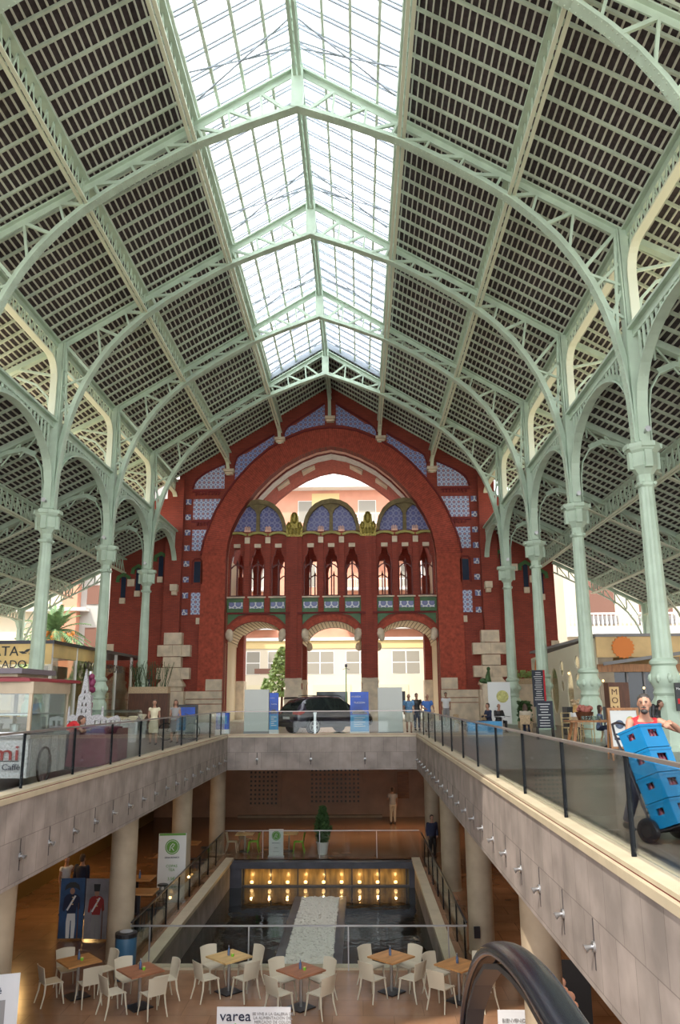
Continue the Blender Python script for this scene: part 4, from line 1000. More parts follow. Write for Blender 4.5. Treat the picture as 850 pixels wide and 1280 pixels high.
text('GINA RONICA',.075,M['navy'],t,(0,-.02,1.36),name='brand_lettering'); text('COPAS\nTEA',.12,M['green2'],t,(0,-.02,1.08),name='green_lettering'); text('3.5€',.13,M['green2'],t,(0,-.02,.68),name='price_lettering'); text('menu del dia',.07,M['green2'],t,(0,-.02,.45),name='small_lettering')
t = banner('roll_up_banner',-3.62,36.1,LZ+.02,.62,1.12,0,'small white banner with green disc emblem on the far pool railing'); greenlogo(t,0,.86,.19,1)
text('GINA RONICA',.055,M['navy'],t,(0,-.02,.55),name='brand_lettering'); text('menu',.08,M['greycl'],t,(0,-.02,.36),name='lettering'); text('cafe y copas',.05,M['greycl'],t,(0,-.02,.22),name='lettering')
# soldier posters
def soldier(t, cx, base, H, hat, coat, legs, bg):
    S = H/1.62
    P = lambda pts: [(cx+x*S, base+z*S) for x,z in pts]
    flat(P([(-.13,0),(-.15,.45),(-.12,.72),(.12,.72),(.14,.4),(.12,0),(.02,0),(.01,.5),(-.02,.5),(-.03,0)]),legs,t,'printed_legs',-.016)
    flat(P([(-.13,.7),(-.16,.9),(-.22,.75),(-.27,.8),(-.24,1.15),(-.16,1.24),(-.05,1.27),(.05,1.27),(.16,1.24),(.24,1.15),(.27,.85),(.2,.78),(.16,.92),(.13,.7)]),coat,t,'printed_coat',-.021)
    flat(P([(-.16,.8),(-.11,.78),(.13,1.2),(.08,1.22)]),M['whitecl'],t,'printed_belt',-.026)
    flat([(cx+x,base+z) for x,z in [(p[0]*S*.075*1.0,1.34*S+p[1]*.095*S) for p in circ(0,0,1,16)]],M['skin'],t,'printed_face',-.022)
    flat(P(hat),M['black'],t,'printed_hat',-.027)
    flat(P([(.20,0),(.235,0),(.225,1.0),(.205,1.0)]),M['darkwood'],t,'printed_musket',-.028)
    for z in (.95,1.05,1.15):
        flat(P([(.0,z),(.05,z),(.05,z+.03),(.0,z+.03)]),M['ochre'],t,'printed_button',-.03)
M['skybg'] = mat('poster_sky_blue', (.02,.06,.15), .6, noise=(1.5,.7))
M['palebg'] = mat('poster_pale_sky', (.24,.22,.24), .6, noise=(1.2,.35))
t = banner('poster_panel',-8.22,24.3,LZ,.68,1.62,.04,'left poster panel with a soldier in cocked hat against a blue sky','poster',M['skybg'],False)
soldier(t,0,.06,1.48,[(-.24,1.36),(-.2,1.52),(-.08,1.60),(.08,1.60),(.2,1.52),(.24,1.36),(.1,1.44),(-.1,1.44)],M['navy'],M['whitecl'],None)
t = banner('poster_panel',-7.50,24.25,LZ,.66,1.62,-.04,'right poster panel with a soldier in tall shako against a pale sky','poster',M['palebg'],False)
soldier(t,0,.06,1.42,[(-.09,1.4),(-.11,1.62),(.11,1.62),(.09,1.4)],M['redp'] if 'redp' in M else M.setdefault('redp', mat('print_red',(.28,.02,.02),.6)),M['greycl'],None)
# café banner bottom left
t = banner('cafe_banner',-6.17,14.35,LZ,1.0,2.16,.32,'white café banner with a picture at the bottom left corner','banner',M['violetwhite'])
text('Colón Café',.135,M['navy'],t,(-.08,-.02,1.88),name='cafe_lettering'); flat([(-.45,1.2),(.30,1.2),(.30,1.78),(-.45,1.78)],M['greycl'],t,'picture')
flat([(-.1,1.52),(.22,1.52),(.15,1.62),(.03,1.66)],M['black'],t,'picture_hat',-.022); flat([(0,1.22),(.16,1.22),(.15,1.5),(.02,1.5)],M['navy'],t,'picture_figure',-.022); flat([(-.45,1.56),(-.12,1.58),(-.1,1.72),(-.45,1.74)],M['orange'],t,'picture_awning',-.022)
text('ESPRESSO',.09,M['navy'],t,(0,-.02,1.05),name='small_lettering')
# varea sign
t = banner('white_sign',-2.16,17.5,LZ,1.46,.64,0,'white VAREA sign board at the bottom edge of the picture','sign',M['violetwhite'])
text('varea',.26,M['navy'],t,(-.36,-.02,.40),name='brand_lettering',sx=1.1,depth=.01); flat([(-.42,.31),(-.36,.36),(-.30,.31),(-.36,.27)],M['green'],t,'leaf_mark')
text('SE VIVE A LA GALERIA DE\nLA ALIMENTACION DEL\nMERCADO DE COLON',.072,M['greycl'],t,(.38,-.02,.50),name='small_lettering')
t = banner('white_sign',3.02,16.9,LZ,.95,.80,0,'white notice board seen through the escalator handrail loop','sign',M['violetwhite'])
text('BIENVENIDOS\nMERCADO\nDE COLON',.09,M['greycl'],t,(-.12,-.02,.60),name='small_lettering')
# dark poster with pale figure
t = banner('dark_poster',3.95,17.3,LZ,.95,1.55,-.1,'black poster with a pale statue figure under the right fascia','poster',M['black'],False)
k = MB()
for (x,z,r) in ((-.1,1.15,.11),(-.05,1.0,.10),(.05,.9,.12),(-.15,.98,.08),(.12,.75,.10),(0,.72,.08),(.15,.6,.06)): k.ball((x,-.02,z),(r,.03,r*.9),10,6)
k.build('pale_figure', M['litbrick'], t, smooth=True)
# socket box on the column
k = MB(); k.box(-.08,.08,-.05,0,0,.28); tag(k.build('switch_box', M['darksteel'], None, (3.0,22.86,LZ+.45)),'small metal switch box low on the right concrete column','electrical box')
# potted tree
t = tag(empty('potted_tree',(-1.68,36.9,LZ)),'dark bushy tree in a white pot on the far side of the pool','potted plant')
MB().lathe([(.2,0),(.27,.45),(.29,.5),(.24,.5),(.23,.44)],16).build('pot', M['pure'], t, smooth=True); MB().loft([(0,0,.4),(.02,0,1.0),(0,0,1.5)],[.03,.025,.015],6).build('trunk', M['darkwood'], t)
def foliage(rng, n, fr, s, parent, mt, name='foliage'):
    k = MB()
    for i in range(n):
        c = fr(rng); a = rng.uniform(0,6.28); b = rng.uniform(-1,1); v = Vector((math.cos(a),math.sin(a),b)).normalized(); w = v.orthogonal().normalized()*s*.4; v = v*s
        c = Vector(c); k.add([c-v*.5,c+w,c+v*.8,c-w],[(0,1,2,3)])
    o = k.build(name, mt, parent); return o
rg = random.Random(5)
def conef(r):
    z = r.uniform(.5,1.95); q = .36*(1-abs(z-1.05)/1.1)+.04; a = r.uniform(0,6.28); q *= math.sqrt(r.random()); return (q*math.cos(a),q*math.sin(a),z)
foliage(rg,1100,conef,.13,t,M['leaf'])
# far café set: stools / chairs white and green, high tables
gchair = tag(make_chair(M['green'],'dining_chair'),'bright green chair at the far side of the pool, left of the small banner','chair','green and white far chairs'); gchair.location = (-4.75,37.4,LZ); gchair.rotation_euler.z = -PI/2
c = copy_tree(gchair); c.location = (-2.75,37.3,LZ); c['label'] = 'bright green chair at the far side of the pool, right of the small banner'
wl = ['white chair at the far left corner of the pool railing','white stool chair beside the far green chair']
for i,(x,y,r) in enumerate(((-5.7,37.4,PI/2),(-5.2,38.1,2.4))): c = place(chair, True, (x,y,LZ), r, wl[i], 'green and white far chairs')
for i,(x,y) in enumerate(((-5.15,37.5),(-3.2,37.6))):
    t = make_table(M['tabletopl']); t.location = (x,y,LZ); tag(t,'small pale table across the pool, %s' % ('between white and green chairs' if i==0 else 'half hidden by the small white banner'),'table','far pool tables')
# high wooden tables and bar stools on the left behind the railing
stool = tag(empty('bar_stool'),'','stool','black bar stools')
MB().lathe([(.17,.72),(.18,.75),(.15,.77)],16).build('seat', M['black'], stool)
for a in range(4): MB().loft([(.1*math.cos(a*PI/2+.78),.1*math.sin(a*PI/2+.78),.72),(.2*math.cos(a*PI/2+.78),.2*math.sin(a*PI/2+.78),0)],.013,6).build('leg', M['darksteel'], stool)
MB().lathe([(.165,.28),(.17,.3),(.165,.3)],16).build('foot_ring', M['darksteel'], stool)
for i,(x,y) in enumerate(((-7.15,27.2),(-6.6,25.4),(-7.0,31.0),(-6.9,33.5))):
    t = empty('high_table',(x,y,LZ)); tag(t,['high oak bar table left of the banner, the farther of the pair','high oak bar table left of the banner, nearest the viewer','high oak bar table behind the white roll-up banner','high oak bar table at the far left beside the warm lit column'][i],'table','high bar tables')
    k = MB(); k.cbox((0,0,1.02),(1.0,.8,.04)); k.build('tabletop', M['tabletop'], t); k = MB(); k.box(-.04,.04,-.04,.04,.02,1.0); k.cbox((0,0,.01),(.5,.5,.02)); k.build('stem', M['darksteel'], t)
for i,(x,y) in enumerate(((-6.42,27.6),(-6.25,26.6),(-6.15,24.6),(-6.3,31.8),(-6.3,34.2))):
    place(stool, i>0, (x,y,LZ), .3*i, ['black bar stool beside the foot of the white roll-up banner','black bar stool under the farther oak bar table','black bar stool at the nearest oak bar table','black bar stool behind the white banner','black bar stool at the far left bar table'][i])
bb = place(bottle, True, (-7.05,27.1,LZ+1.04), 0, 'dark bottle standing on the farther high oak table', 'table bottles'); bb.scale = (1.2,1.2,1.2)
# warm wall washers in the left shop
for i,(y) in enumerate((26.5,33)):
    t = MB(); t.box(-11.6,-11.5,y-.6,y+.6,-2.6,-2.52); tag(t.build('wall_light', M['lamp']),'warm strip lamp glowing on the left basement wall, %s' % ('nearer' if i == 0 else 'farther'),'lamp','basement strip lamps')
    L = bpy.data.lights.new('shop_glow','POINT'); L.energy = 60; L.color = (1,.6,.22); L.shadow_soft_size = .3; o = bpy.data.objects.new('shop_glow', L); COL.objects.link(o); o.location = (-10.6,y,-2.6)
k = MB(); k.box(-11.9,-11.6,25,47,LZ,ZS); st(k.build('wall_basement_shop', M['ochre2'] if 'ochre2' in M else M.setdefault('ochre2', mat('olive_wall',(.22,.13,.03),.7))))
# shelving in the dark shop front, left
t = tag(empty('shop_shelving',(-11.2,17.5,LZ)),'dark shop shelving with bottles in the gloom behind the posters','shelving')
k = MB(); k.box(0,.5,0,7,0,3.2); k.build('carcass', M['darkwood'], t)
for z in (.6,1.2,1.8,2.4): k = MB(); k.box(.5,.62,0,7,z,z+.04); k.build('shelf', M['midwood'], t)
k = MB()
for i in range(46):
    for z in (.64,1.24,1.84): k.lathe([(.04,0),(.04,.2),(.015,.28),(.015,.34)],6,(.56,.1+i*.15,z))
k.build('bottles_on_shelves', M['darkglass'], t)['kind'] = 'stuff'
# ------------------------------------------------------------------ people
def remesh(o, vs, smooth=4):
    r = o.modifiers.new('r','REMESH'); r.mode = 'VOXEL'; r.voxel_size = vs; r.use_smooth_shade = True
    if smooth: s = o.modifiers.new('sm','SMOOTH'); s.factor = .5; s.iterations = smooth
def limb(k, a, b, c, r, n=10):
    a,b,c = map(Vector,(a,b,c)); k.loft([a,a.lerp(b,.5),b,b.lerp(c,.45),c],[r[0],(r[0]+r[1])/2*1.02,r[1],r[2]*1.05,r[3]],n)
    k.ball(b,(r[1],)*3,8,6); k.ball(a,(r[0],)*3,8,6)
def hand(k, w, d, side, curl=.35, up=(0,0,1), s=1.0):
    w = Vector(w); d = Vector(d).normalized(); upv = Vector(up); r = d.cross(upv)
    if r.length < .1: r = d.cross(Vector((0,1,0)))
    r.normalize(); nrm = r.cross(d).normalized()
    k.loft([w,w+d*.03*s,w+d*.085*s],[(.026*s,.018*s),(.036*s,.017*s),(.038*s,.014*s)],8,ref=r)
    for i,l in enumerate((.066,.076,.072,.056)):
        o = w+d*.078*s+r*(.029-.0195*i)*s*side; c = curl
        p1 = o+d*l*.5*s*math.cos(c*.5)-nrm*l*.5*s*math.sin(c*.5); p2 = p1+d*l*.3*s*math.cos(c*1.4)-nrm*l*.3*s*math.sin(c*1.4); p3 = p2+d*l*.25*s*math.cos(c*2.2)-nrm*l*.25*s*math.sin(c*2.2)
        k.loft([o-d*.015*s,p1,p2,p3],[.0095*s,.009*s,.0085*s,.0065*s],6)
    o = w+d*.03*s+r*.03*s*side; p1 = o+(r*side*.7+d*.7).normalized()*.035*s; p2 = p1+(d+r*side*.15-nrm*.3).normalized()*.03*s
    k.loft([w+d*.02*s+r*.012*s*side,o,p1,p2],[.013*s,.0125*s,.011*s,.008*s],6)
def person(label, loc, rz, h=1.7, J=None, hair='hair', top=None, bottom=None, sleeves=.5, legs=1.0, fem=False, longhair=False, vox=.022, bald=False, beard=False, shoe='black', neckw=None, skirt=False, group=None, hands=True, curl=.35, facedet=False, skin='skin', collar=0):
    # joints in metres for a 1.75 m figure facing -Y; J overrides
    j = dict(hip=(0,0,.93),chest=(0,0,1.30),neck=(0,0,1.47),head=(0,-.01,1.63),
        shL=(-.19,0,1.41),shR=(.19,0,1.41),elL=(-.24,.02,1.12),elR=(.24,.02,1.12),wrL=(-.23,-.06,.88),wrR=(.23,-.06,.88),
        hiL=(-.09,0,.90),hiR=(.09,0,.90),knL=(-.10,-.02,.49),knR=(.10,-.02,.49),anL=(-.10,.02,.08),anR=(.10,.02,.08),look=0.0)
    if fem:
        j.update(shL=(-.165,0,1.40),shR=(.165,0,1.40),elL=(-.21,.02,1.12),elR=(.21,.02,1.12),wrL=(-.21,-.06,.89),wrR=(.21,-.06,.89))
    if J: j.update(J)
    V = {k_:(Vector(v) if isinstance(v,tuple) else v) for k_,v in j.items()}
    t = tag(empty('person',loc,rz),label,'person',group); sc = h/1.75; t.scale = (sc,sc,sc)
    hip,ch,nk,hd = V['hip'],V['chest'],V['neck'],V['head']; sw = abs(V['shR'].x-V['shL'].x)/2*.92
    k = MB()
    tor = [hip-Vector((0,0,.07)),hip+Vector((0,0,.03)),hip.lerp(ch,.45),ch-Vector((0,0,.02)),ch.lerp(nk,.55),nk-Vector((0,0,.015)),nk.lerp(hd,.4)]
    wr = [(.135,.10),(.165 if not fem else .17,.115),(.135 if not fem else .115,.095),(.165 if not fem else .145,.115),(sw,.095),(.07,.065),(.055,.06)]
    k.loft(tor, wr, 14)
    # head: cranium, jaw, nose, ears
    lk = V['look']; R = Matrix.Rotation(lk,3,'Z')
    def hp(x,y,z): return hd+R@Vector((x,y,z))
    k.ball(hd+Vector((0,0,.025)),(.078,.095,.098),14,10); k.ball(hp(0,-.018,-.045),(.058,.07,.068),12,8)
    k.loft([hp(0,-.088,.03),hp(0,-.108,-.012),hp(0,-.092,-.022)],[.011,.016,.011],6)
    for s in (-1,1): k.ball(hp(s*.078,.005,.0),(.012,.022,.032),8,6)
    limb(k,V['shL'],V['elL'],V['wrL'],(.052,.040,.038,.026)); limb(k,V['shR'],V['elR'],V['wrR'],(.052,.040,.038,.026))
    limb(k,V['hiL'],V['knL'],V['anL'],(.088,.058,.055,.037)); limb(k,V['hiR'],V['knR'],V['anR'],(.088,.058,.055,.037))
    for s in 'LR':
        an = V['an'+s]; k.loft([an+Vector((0,.05,-.045)),an+Vector((0,-.05,-.04)),an+Vector((0,-.16,-.06))],[(.034,.032),(.042,.034),(.036,.018)],8,ref=(1,0,0))
        if hands:
            d = V['hd'+s] if 'hd'+s in V else (V['wr'+s]-V['el'+s]); hand(k,V['wr'+s],d,1 if s=='L' else -1,curl,up=V.get('up'+s,Vector((0,-1,0)) if abs(Vector(d).normalized().y)<.8 else Vector((0,0,1))))
    body = k.build('body', M[skin], t, smooth=True); remesh(body, vox/1.0, 2)
    # face
    e = MB()
    for s in (-1,1): e.ball(hp(s*.031,-.085,.02),(.011,.006,.006),8,5)
    e.build('eyes', M['black'], t)
    e = MB(); e.ball(hp(0,-.086,-.055),(.024,.008,.006),8,5); e.build('mouth', M['redd'] if 'redd' in M else M.setdefault('redd', mat('lip',(.30,.08,.06),.5)), t)
    if facedet:
        e = MB()
        for s in (-1,1): e.loft([hp(s*.016,-.093,.036),hp(s*.034,-.091,.041),hp(s*.050,-.080,.034)],[.005,.006,.004],6)
        e.build('eyebrows', M[hair], t)
    if not bald:
        c = MB(); c.ball(hp(0,.018,.058),(.083,.093,.082),16,10)
        c.ball(hp(0,.045,.0),(.078,.068,.09),12,8)
        if longhair: c.loft([hp(0,.03,.05),hp(0,.04,-.08),hp(0,.05,-.24)],[(.098,.06),(.118,.06),(.10,.04)],12)
        # keep the face clear
        hh = c.build('hair', M[hair], t, smooth=True)
        for v in hh.data.vertices:
            p = v.co-hd; q = R.inverted()@p
            if q.y < -.04 and q.z < .07: v.co = hd+R@Vector((q.x*.75,-.02,max(q.z,.02)))
    else:
        c = MB(); c.ball(hp(0,.03,-.0),(.083,.075,.05),14,8); c.build('hair', M[hair], t, smooth=True)
    if beard:
        c = MB(); c.ball(hp(0,-.052,-.085),(.045,.045,.035),12,8); c.loft([hp(-.03,-.092,-.036),hp(0,-.099,-.033),hp(.03,-.092,-.036)],[.006,.008,.006],6); c.build('beard', M[hair], t, smooth=True)
    if top:
        c = MB(); g = .016
        tt = tor[:-1]; wc = [(a+g+.004,b+g) for a,b in wr[:-1]]
        c.loft([tt[0]+Vector((0,0,.0)),tt[1],tt[2],tt[3],tt[4],tt[5]-Vector((0,0,.012))],wc[:5]+[(.085,.078)],16)
        for s in 'LR':
            a,b,w_ = V['sh'+s],V['el'+s],V['wr'+s]
            if sleeves > 0:
                if sleeves <= 1: e_ = a.lerp(b,sleeves); c.loft([a,a.lerp(e_,.5),e_],[.07,.068,.062],10)
                else: c.loft([a,a.lerp(b,.5),b,b.lerp(w_,.5),b.lerp(w_,.93)],[.07,.062,.055,.05,.042],10)
            c.ball(a,(.070,.066,.062),10,8) if sleeves > 0 else c.ball(a.lerp(Vector((0,0,a.z)),.25),(.055,.06,.055),10,8)
        o = c.build('top', M[top], t, smooth=True); remesh(o, max(.014,vox*.8), 2)
    if bottom:
        c = MB(); g = .018
        if skirt:
            z1 = V['knL'].z+ (0.06 if legs > .9 else 0); kx = (V['knL']+V['knR'])/2
            c.loft([hip+Vector((0,0,.06)),hip-Vector((0,0,.06)),Vector((kx.x,kx.y,(hip.z+z1)/2)),Vector((kx.x,kx.y,z1-.03))],[(.14,.11),(.185,.14),(.19,.15),(.20,.16)],16)
        else:
            c.loft([hip+Vector((0,0,.06)),hip-Vector((0,0,.03)),hip-Vector((0,0,.09))],[(.16,.12),(.175,.128),(.14,.115)],16)
            for s in 'LR':
                a,b,w_ = V['hi'+s],V['kn'+s],V['an'+s]; g_ = .02
                if legs <= .5: e_ = a.lerp(b,min(1,legs*2.1)); c.loft([a,a.lerp(e_,.5),e_],[.105,.10,.092],12); c.ball(a,(.1,.1,.1),10,8)
                else: c.loft([a,a.lerp(b,.5),b,b.lerp(w_,.5),b.lerp(w_,.95)],[.105,.092,.078,.07,.062],12); c.ball(a,(.1,.1,.1),10,8); c.ball(b,(.078,.078,.078),10,8)
        o = c.build('trousers' if not skirt else 'skirt', M[bottom], t, smooth=True); remesh(o, max(.016,vox*.8), 2)
    if shoe:
        for s in 'LR':
            an = V['an'+s]; c = MB(); c.loft([an+Vector((0,.065,-.04)),an+Vector((0,0,-.035)),an+Vector((0,-.08,-.045)),an+Vector((0,-.175,-.062))],[(.036,.04),(.044,.044),(.048,.034),(.038,.02)],10,ref=(1,0,0)); c.build('shoe', M[shoe], t, smooth=True)
    return t
WALK = dict(knL=(-.10,-.13,.50),anL=(-.10,-.05,.13),knR=(.10,.0,.49),anR=(.10,.13,.09),wrL=(-.22,.06,.88),wrR=(.22,-.14,.90))
# delivery man
J = dict(hip=(0,.08,.93),chest=(0,-.06,1.28),neck=(0,-.14,1.43),head=(-.02,-.20,1.58),look=-.55,
    shL=(-.20,-.13,1.36),shR=(.20,-.13,1.36),elL=(-.28,-.18,1.10),wrL=(-.24,-.40,1.02),elR=(.37,-.30,1.26),wrR=(.16,-.45,1.375),
    hdR=(-.65,-.55,-.30),upR=(0,0,1),hdL=(.5,-.6,-.1),knL=(-.13,.05,.50),anL=(-.16,.28,.09),knR=(.12,-.06,.49),anR=(.12,.12,.08))
dm = person('man in sleeveless red shirt with short hair and goatee pushing stacked blue crates', (3.42,10.12,0), .12, 1.64, J, hair='greyhair', top='red', bottom='navy', sleeves=0, legs=1, vox=.011, beard=True, curl=.8, facedet=True)
# hand truck with crates
ht = tag(empty('hand_truck',(3.42,9.5,0),.6),'black hand truck on fat rubber wheels tilted under blue crates','hand truck')
TILT = math.radians(-21)   # leaning back towards the man
def tilt(o): o.rotation_euler.x = TILT; return o
for s in (-1,1):
    k = MB(); k.loft([(s*.25,.02,.16)]+[(s*.25-.0,.02,.16)],[.01,.01],6) if 0 else None
    w = MB()
    vs = []
    prof = [(.06,-.035),(.10,-.04),(.125,-.035),(.135,0),(.125,.035),(.10,.04),(.06,.035)]
    n = 24; vs = [(s*.27+b_,r*math.cos(2*PI*i/n)+.06,.135+r*math.sin(2*PI*i/n)) for i in range(n) for r,b_ in prof]; m_ = len(prof)
    fs = [(i*m_+j,i*m_+(j+1)%m_,((i+1)%n)*m_+(j+1)%m_,((i+1)%n)*m_+j) for i in range(n) for j in range(m_)]
    w.add(vs,fs); w.build('wheel', M['rubber'], ht, smooth=True)
    h = MB(); h.loft([(s*.27-.04,.06,.135),(s*.27+.04,.06,.135)],[.065,.065],12,ref=(0,1,0)); h.build('hub', M['darksteel'], ht)
fr = MB(); ca,sa = math.cos(TILT),math.sin(TILT)
def tp_(x,y,z): return (x, y*ca-z*sa+.03, y*sa+z*ca+.13)
for s in (-1,1): fr.loft([tp_(s*.20,.03,-.02),tp_(s*.20,.03,.7),tp_(s*.19,.05,1.1),tp_(s*.10,.10,1.24),tp_(0,.10,1.26)],[.014]*5,8)
for z in (.2,.5,.8): fr.loft([tp_(-.2,.03,z),tp_(.2,.03,z)],[.012,.012],8,ref=(0,1,0))
fr.loft([(-.27,.06,.135),(.27,.06,.135)],[.012,.012],8,ref=(0,1,0)); fr.build('frame', M['darksteel'], ht, smooth=True)
k = MB(); k.add([tp_(-.2,-.32,-.03),tp_(.2,-.32,-.03),tp_(.2,.02,-.03),tp_(-.2,.02,-.03),tp_(-.2,-.32,-.015),tp_(.2,-.32,-.015),tp_(.2,.02,-.015),tp_(-.2,.02,-.015)],[(0,3,2,1),(4,5,6,7),(0,1,5,4),(1,2,6,5),(2,3,7,6),(3,0,4,7)]); k.build('toe_plate', M['darksteel'], ht)
# crates: one prototype, stacked along the tilted truck
cr = tag(empty('bottle_crate'),'','crate','stacked blue bottle crates')
W_,D_,H_ = .40,.30,.275
k = MB()
for s in (-1,1):
    # side walls with a grip opening
    hole_ = [(-.085,.12),(.085,.12),(.085,.205),(-.085,.205)]
    k.prism([(-W_/2,0),(W_/2,0),(W_/2,H_-.01),(-W_/2,H_-.01)], s*D_/2-.008, s*D_/2+.008, [hole_])
    k.prism([(-D_/2,0),(D_/2,0),(D_/2,H_-.01),(-D_/2,H_-.01)], s*W_/2-.008, s*W_/2+.008, [[(-.05,.13),(.05,.13),(.05,.2),(-.05,.2)]], plane='yz')
k.box(-W_/2,W_/2,-D_/2,D_/2,0,.02)
for s in (-1,1):
    k.box(-W_/2-.006,W_/2+.006,s*D_/2-.014,s*D_/2+.014,H_-.035,H_-.008); k.box(s*W_/2-.014,s*W_/2+.014,-D_/2,D_/2,H_-.035,H_-.008)
    k.box(-W_/2-.004,W_/2+.004,s*D_/2-.011,s*D_/2+.011,.0,.02)
k.build('crate_shell', M['crate'], cr)
k = MB()
for i in range(6):
    for j in range(4): k.lathe([(.028,.02),(.028,.16),(.012,.21),(.013,.245)],8,(-.155+.062*i,-.093+.062*j,0))
k.build('bottles', M['crated'], cr, smooth=True)
lab = ['blue bottle crate at the bottom of the stack on the hand truck','blue bottle crate, second from the bottom of the stack','blue bottle crate, third from the bottom of the stack','blue bottle crate on top of the stack under the man\'s hand']
for i in range(4):
    c = place(cr, i>0, (0,0,0), 0, lab[i]); p = Matrix.Rotation(.6,3,'Z')@Vector(tp_(0,-.165,.0+i*.276)); c.location = (3.42+p.x,9.5+p.y,p.z); c.rotation_euler = (TILT,0,.6)
# couple near the far side
person('white haired man in pale blue checked shirt and khaki shorts walking',(2.25,37.6,0),0,1.74,WALK,hair='greyhair',top='check',bottom='khaki',sleeves=.6,legs=.5,bald=True,vox=.03,shoe='darkwood' )
person('bald man in bright blue shirt and grey trousers behind the corner of the glass railing',(3.2,38.8,0),.05,1.72,dict(wrL=(-.10,-.2,1.08),elL=(-.27,.0,1.13),wrR=(.30,-.1,1.02),elR=(.29,.03,1.14)),hair='greyhair',top='bluesh',bottom='khaki',sleeves=.6,bald=True,vox=.03)
person('person in black shirt half hidden behind the white haired man',(2.85,41.0,0),.2,1.78,hair='hair',top='black',bottom='navy',sleeves=.5,vox=.035)
person('dark haired person in white standing in the bright street doorway',(5.0,47.5,0),.0,1.85,hair='hair',top='whitecl',bottom='greycl',sleeves=.5,vox=.035)
person('dark haired person behind the right pale grey panel',(1.78,39.5,0),.0,1.75,hair='hair',top='navy',bottom='navy',sleeves=.5,vox=.035)
# two women on the left
person('left one of the two walking women, cream dress and long brown hair',(-7.3,29.0,0),.1,1.56,dict(WALK,elL=(-.22,-.02,1.13),wrL=(-.16,-.16,1.0)),fem=True,longhair=True,top='cream',bottom='cream',sleeves=.3,legs=.45,skirt=True,vox=.025)
person('right one of the two walking women, grey dress, beside the stone pier',(-6.75,29.9,0),-.05,1.55,dict(WALK,elR=(.22,-.02,1.13),wrR=(.12,-.16,1.0)),fem=True,longhair=True,top='greycl',bottom='greycl',sleeves=.15,legs=.45,skirt=True,vox=.025)
# basement people
person('man in grey shirt and khaki trousers standing by the far basement door',(1.72,45.4,LZ),PI+.2,1.85,dict(elR=(.26,-.05,1.15),wrR=(.20,-.25,1.15)),top='greycl',bottom='khaki',sleeves=.6,vox=.035)
person('person in dark clothes standing behind the right far corner of the pool railing',(3.0,35.9,LZ),.3,1.72,top='navy',bottom='black',sleeves=1.5,vox=.035)
person('woman in pale top in the dark shop, left of a man in navy suit',(-9.35,26.9,LZ),.9,1.75,dict(elR=(.24,-.15,1.2),wrR=(.12,-.25,1.4)),fem=True,top='whitecl',bottom='greycl',sleeves=.3,vox=.03)
person('man in navy suit seen from behind in the dark shop above the posters',(-8.75,26.6,LZ),PI-.3,1.85,top='navy',bottom='navy',sleeves=1.5,vox=.03)
SIT = dict(hip=(0,.05,.50),chest=(0,.02,.88),neck=(0,0,1.05),head=(0,-.02,1.21),shL=(-.19,.02,.98),shR=(.19,.02,.98),elL=(-.25,-.05,.74),elR=(.25,-.05,.74),wrL=(-.14,-.28,.74),wrR=(.14,-.28,.74),
    hiL=(-.09,.03,.50),hiR=(.09,.03,.50),knL=(-.11,-.40,.50),knR=(.11,-.40,.50),anL=(-.11,-.38,.08),anR=(.11,-.38,.08))
# seated customers right
person('man in dark jacket sitting in a wicker chair by the right stone pier',(5.75,36.9,0),-1.2,1.72,SIT,top='navy',bottom='navy',sleeves=1.5,vox=.03)
person('grey haired person in black sitting beside the man in dark jacket',(6.35,37.6,0),.4,1.68,SIT,hair='greyhair',bald=True,top='black',bottom='black',sleeves=1.5,vox=.03)
person('woman with dark hair in beige sitting by the yellow sign, back turned',(7.15,35.6,0),PI-.3,1.68,SIT,fem=True,longhair=True,top='khaki',bottom='navy',sleeves=1.5,vox=.03)
person('blonde woman in white top sitting behind the chalkboard column',(8.35,31.9,0),PI-.5,1.66,SIT,hair='blonde' if 'blonde' in M else ('blonde' if M.setdefault('blonde', mat('blonde_hair',(.45,.26,.09),.6)) else ''),fem=True,longhair=True,top='whitecl',bottom='black',sleeves=.5,vox=.03)
person('woman in blue patterned dress sitting at the café table on the right',(8.6,29.6,0),1.2,1.66,SIT,fem=True,longhair=True,top='bluegrey' if 'bluegrey' in M else ('bluegrey' if M.setdefault('bluegrey', mat('blue_grey_cloth',(.10,.14,.24),.8,noise=(20,.5))) else ''),bottom='navy',sleeves=.5,vox=.03)
person('person in white shirt bent over the café table left of the dark wooden box',(8.15,26.4,0),-.9,1.70,dict(SIT,head=(0,-.2,1.13),neck=(0,-.13,1.0),chest=(0,-.06,.86)),hair='greyhair',top='whitecl',bottom='greycl',sleeves=1.5,vox=.03)
person('person in dark clothes reaching behind the A-board on the right',(8.75,24.4,0),.8,1.62,dict(head=(-.05,-.18,1.45),neck=(0,-.12,1.36)),top='black',bottom='black',sleeves=1.5,vox=.03)
person('vendor in red shirt leaning over the counter behind the ice cream cart',(-6.95,19.3,0),1.9,1.62,dict(chest=(0,-.15,1.05),neck=(0,-.28,1.12),head=(0,-.38,1.18),shL=(-.19,-.25,1.08),shR=(.19,-.25,1.08),elL=(-.22,-.4,.92),elR=(.22,-.4,.92),wrL=(-.1,-.55,.95),wrR=(.1,-.55,.95)),top='red',bottom='navy',sleeves=.5,vox=.022)
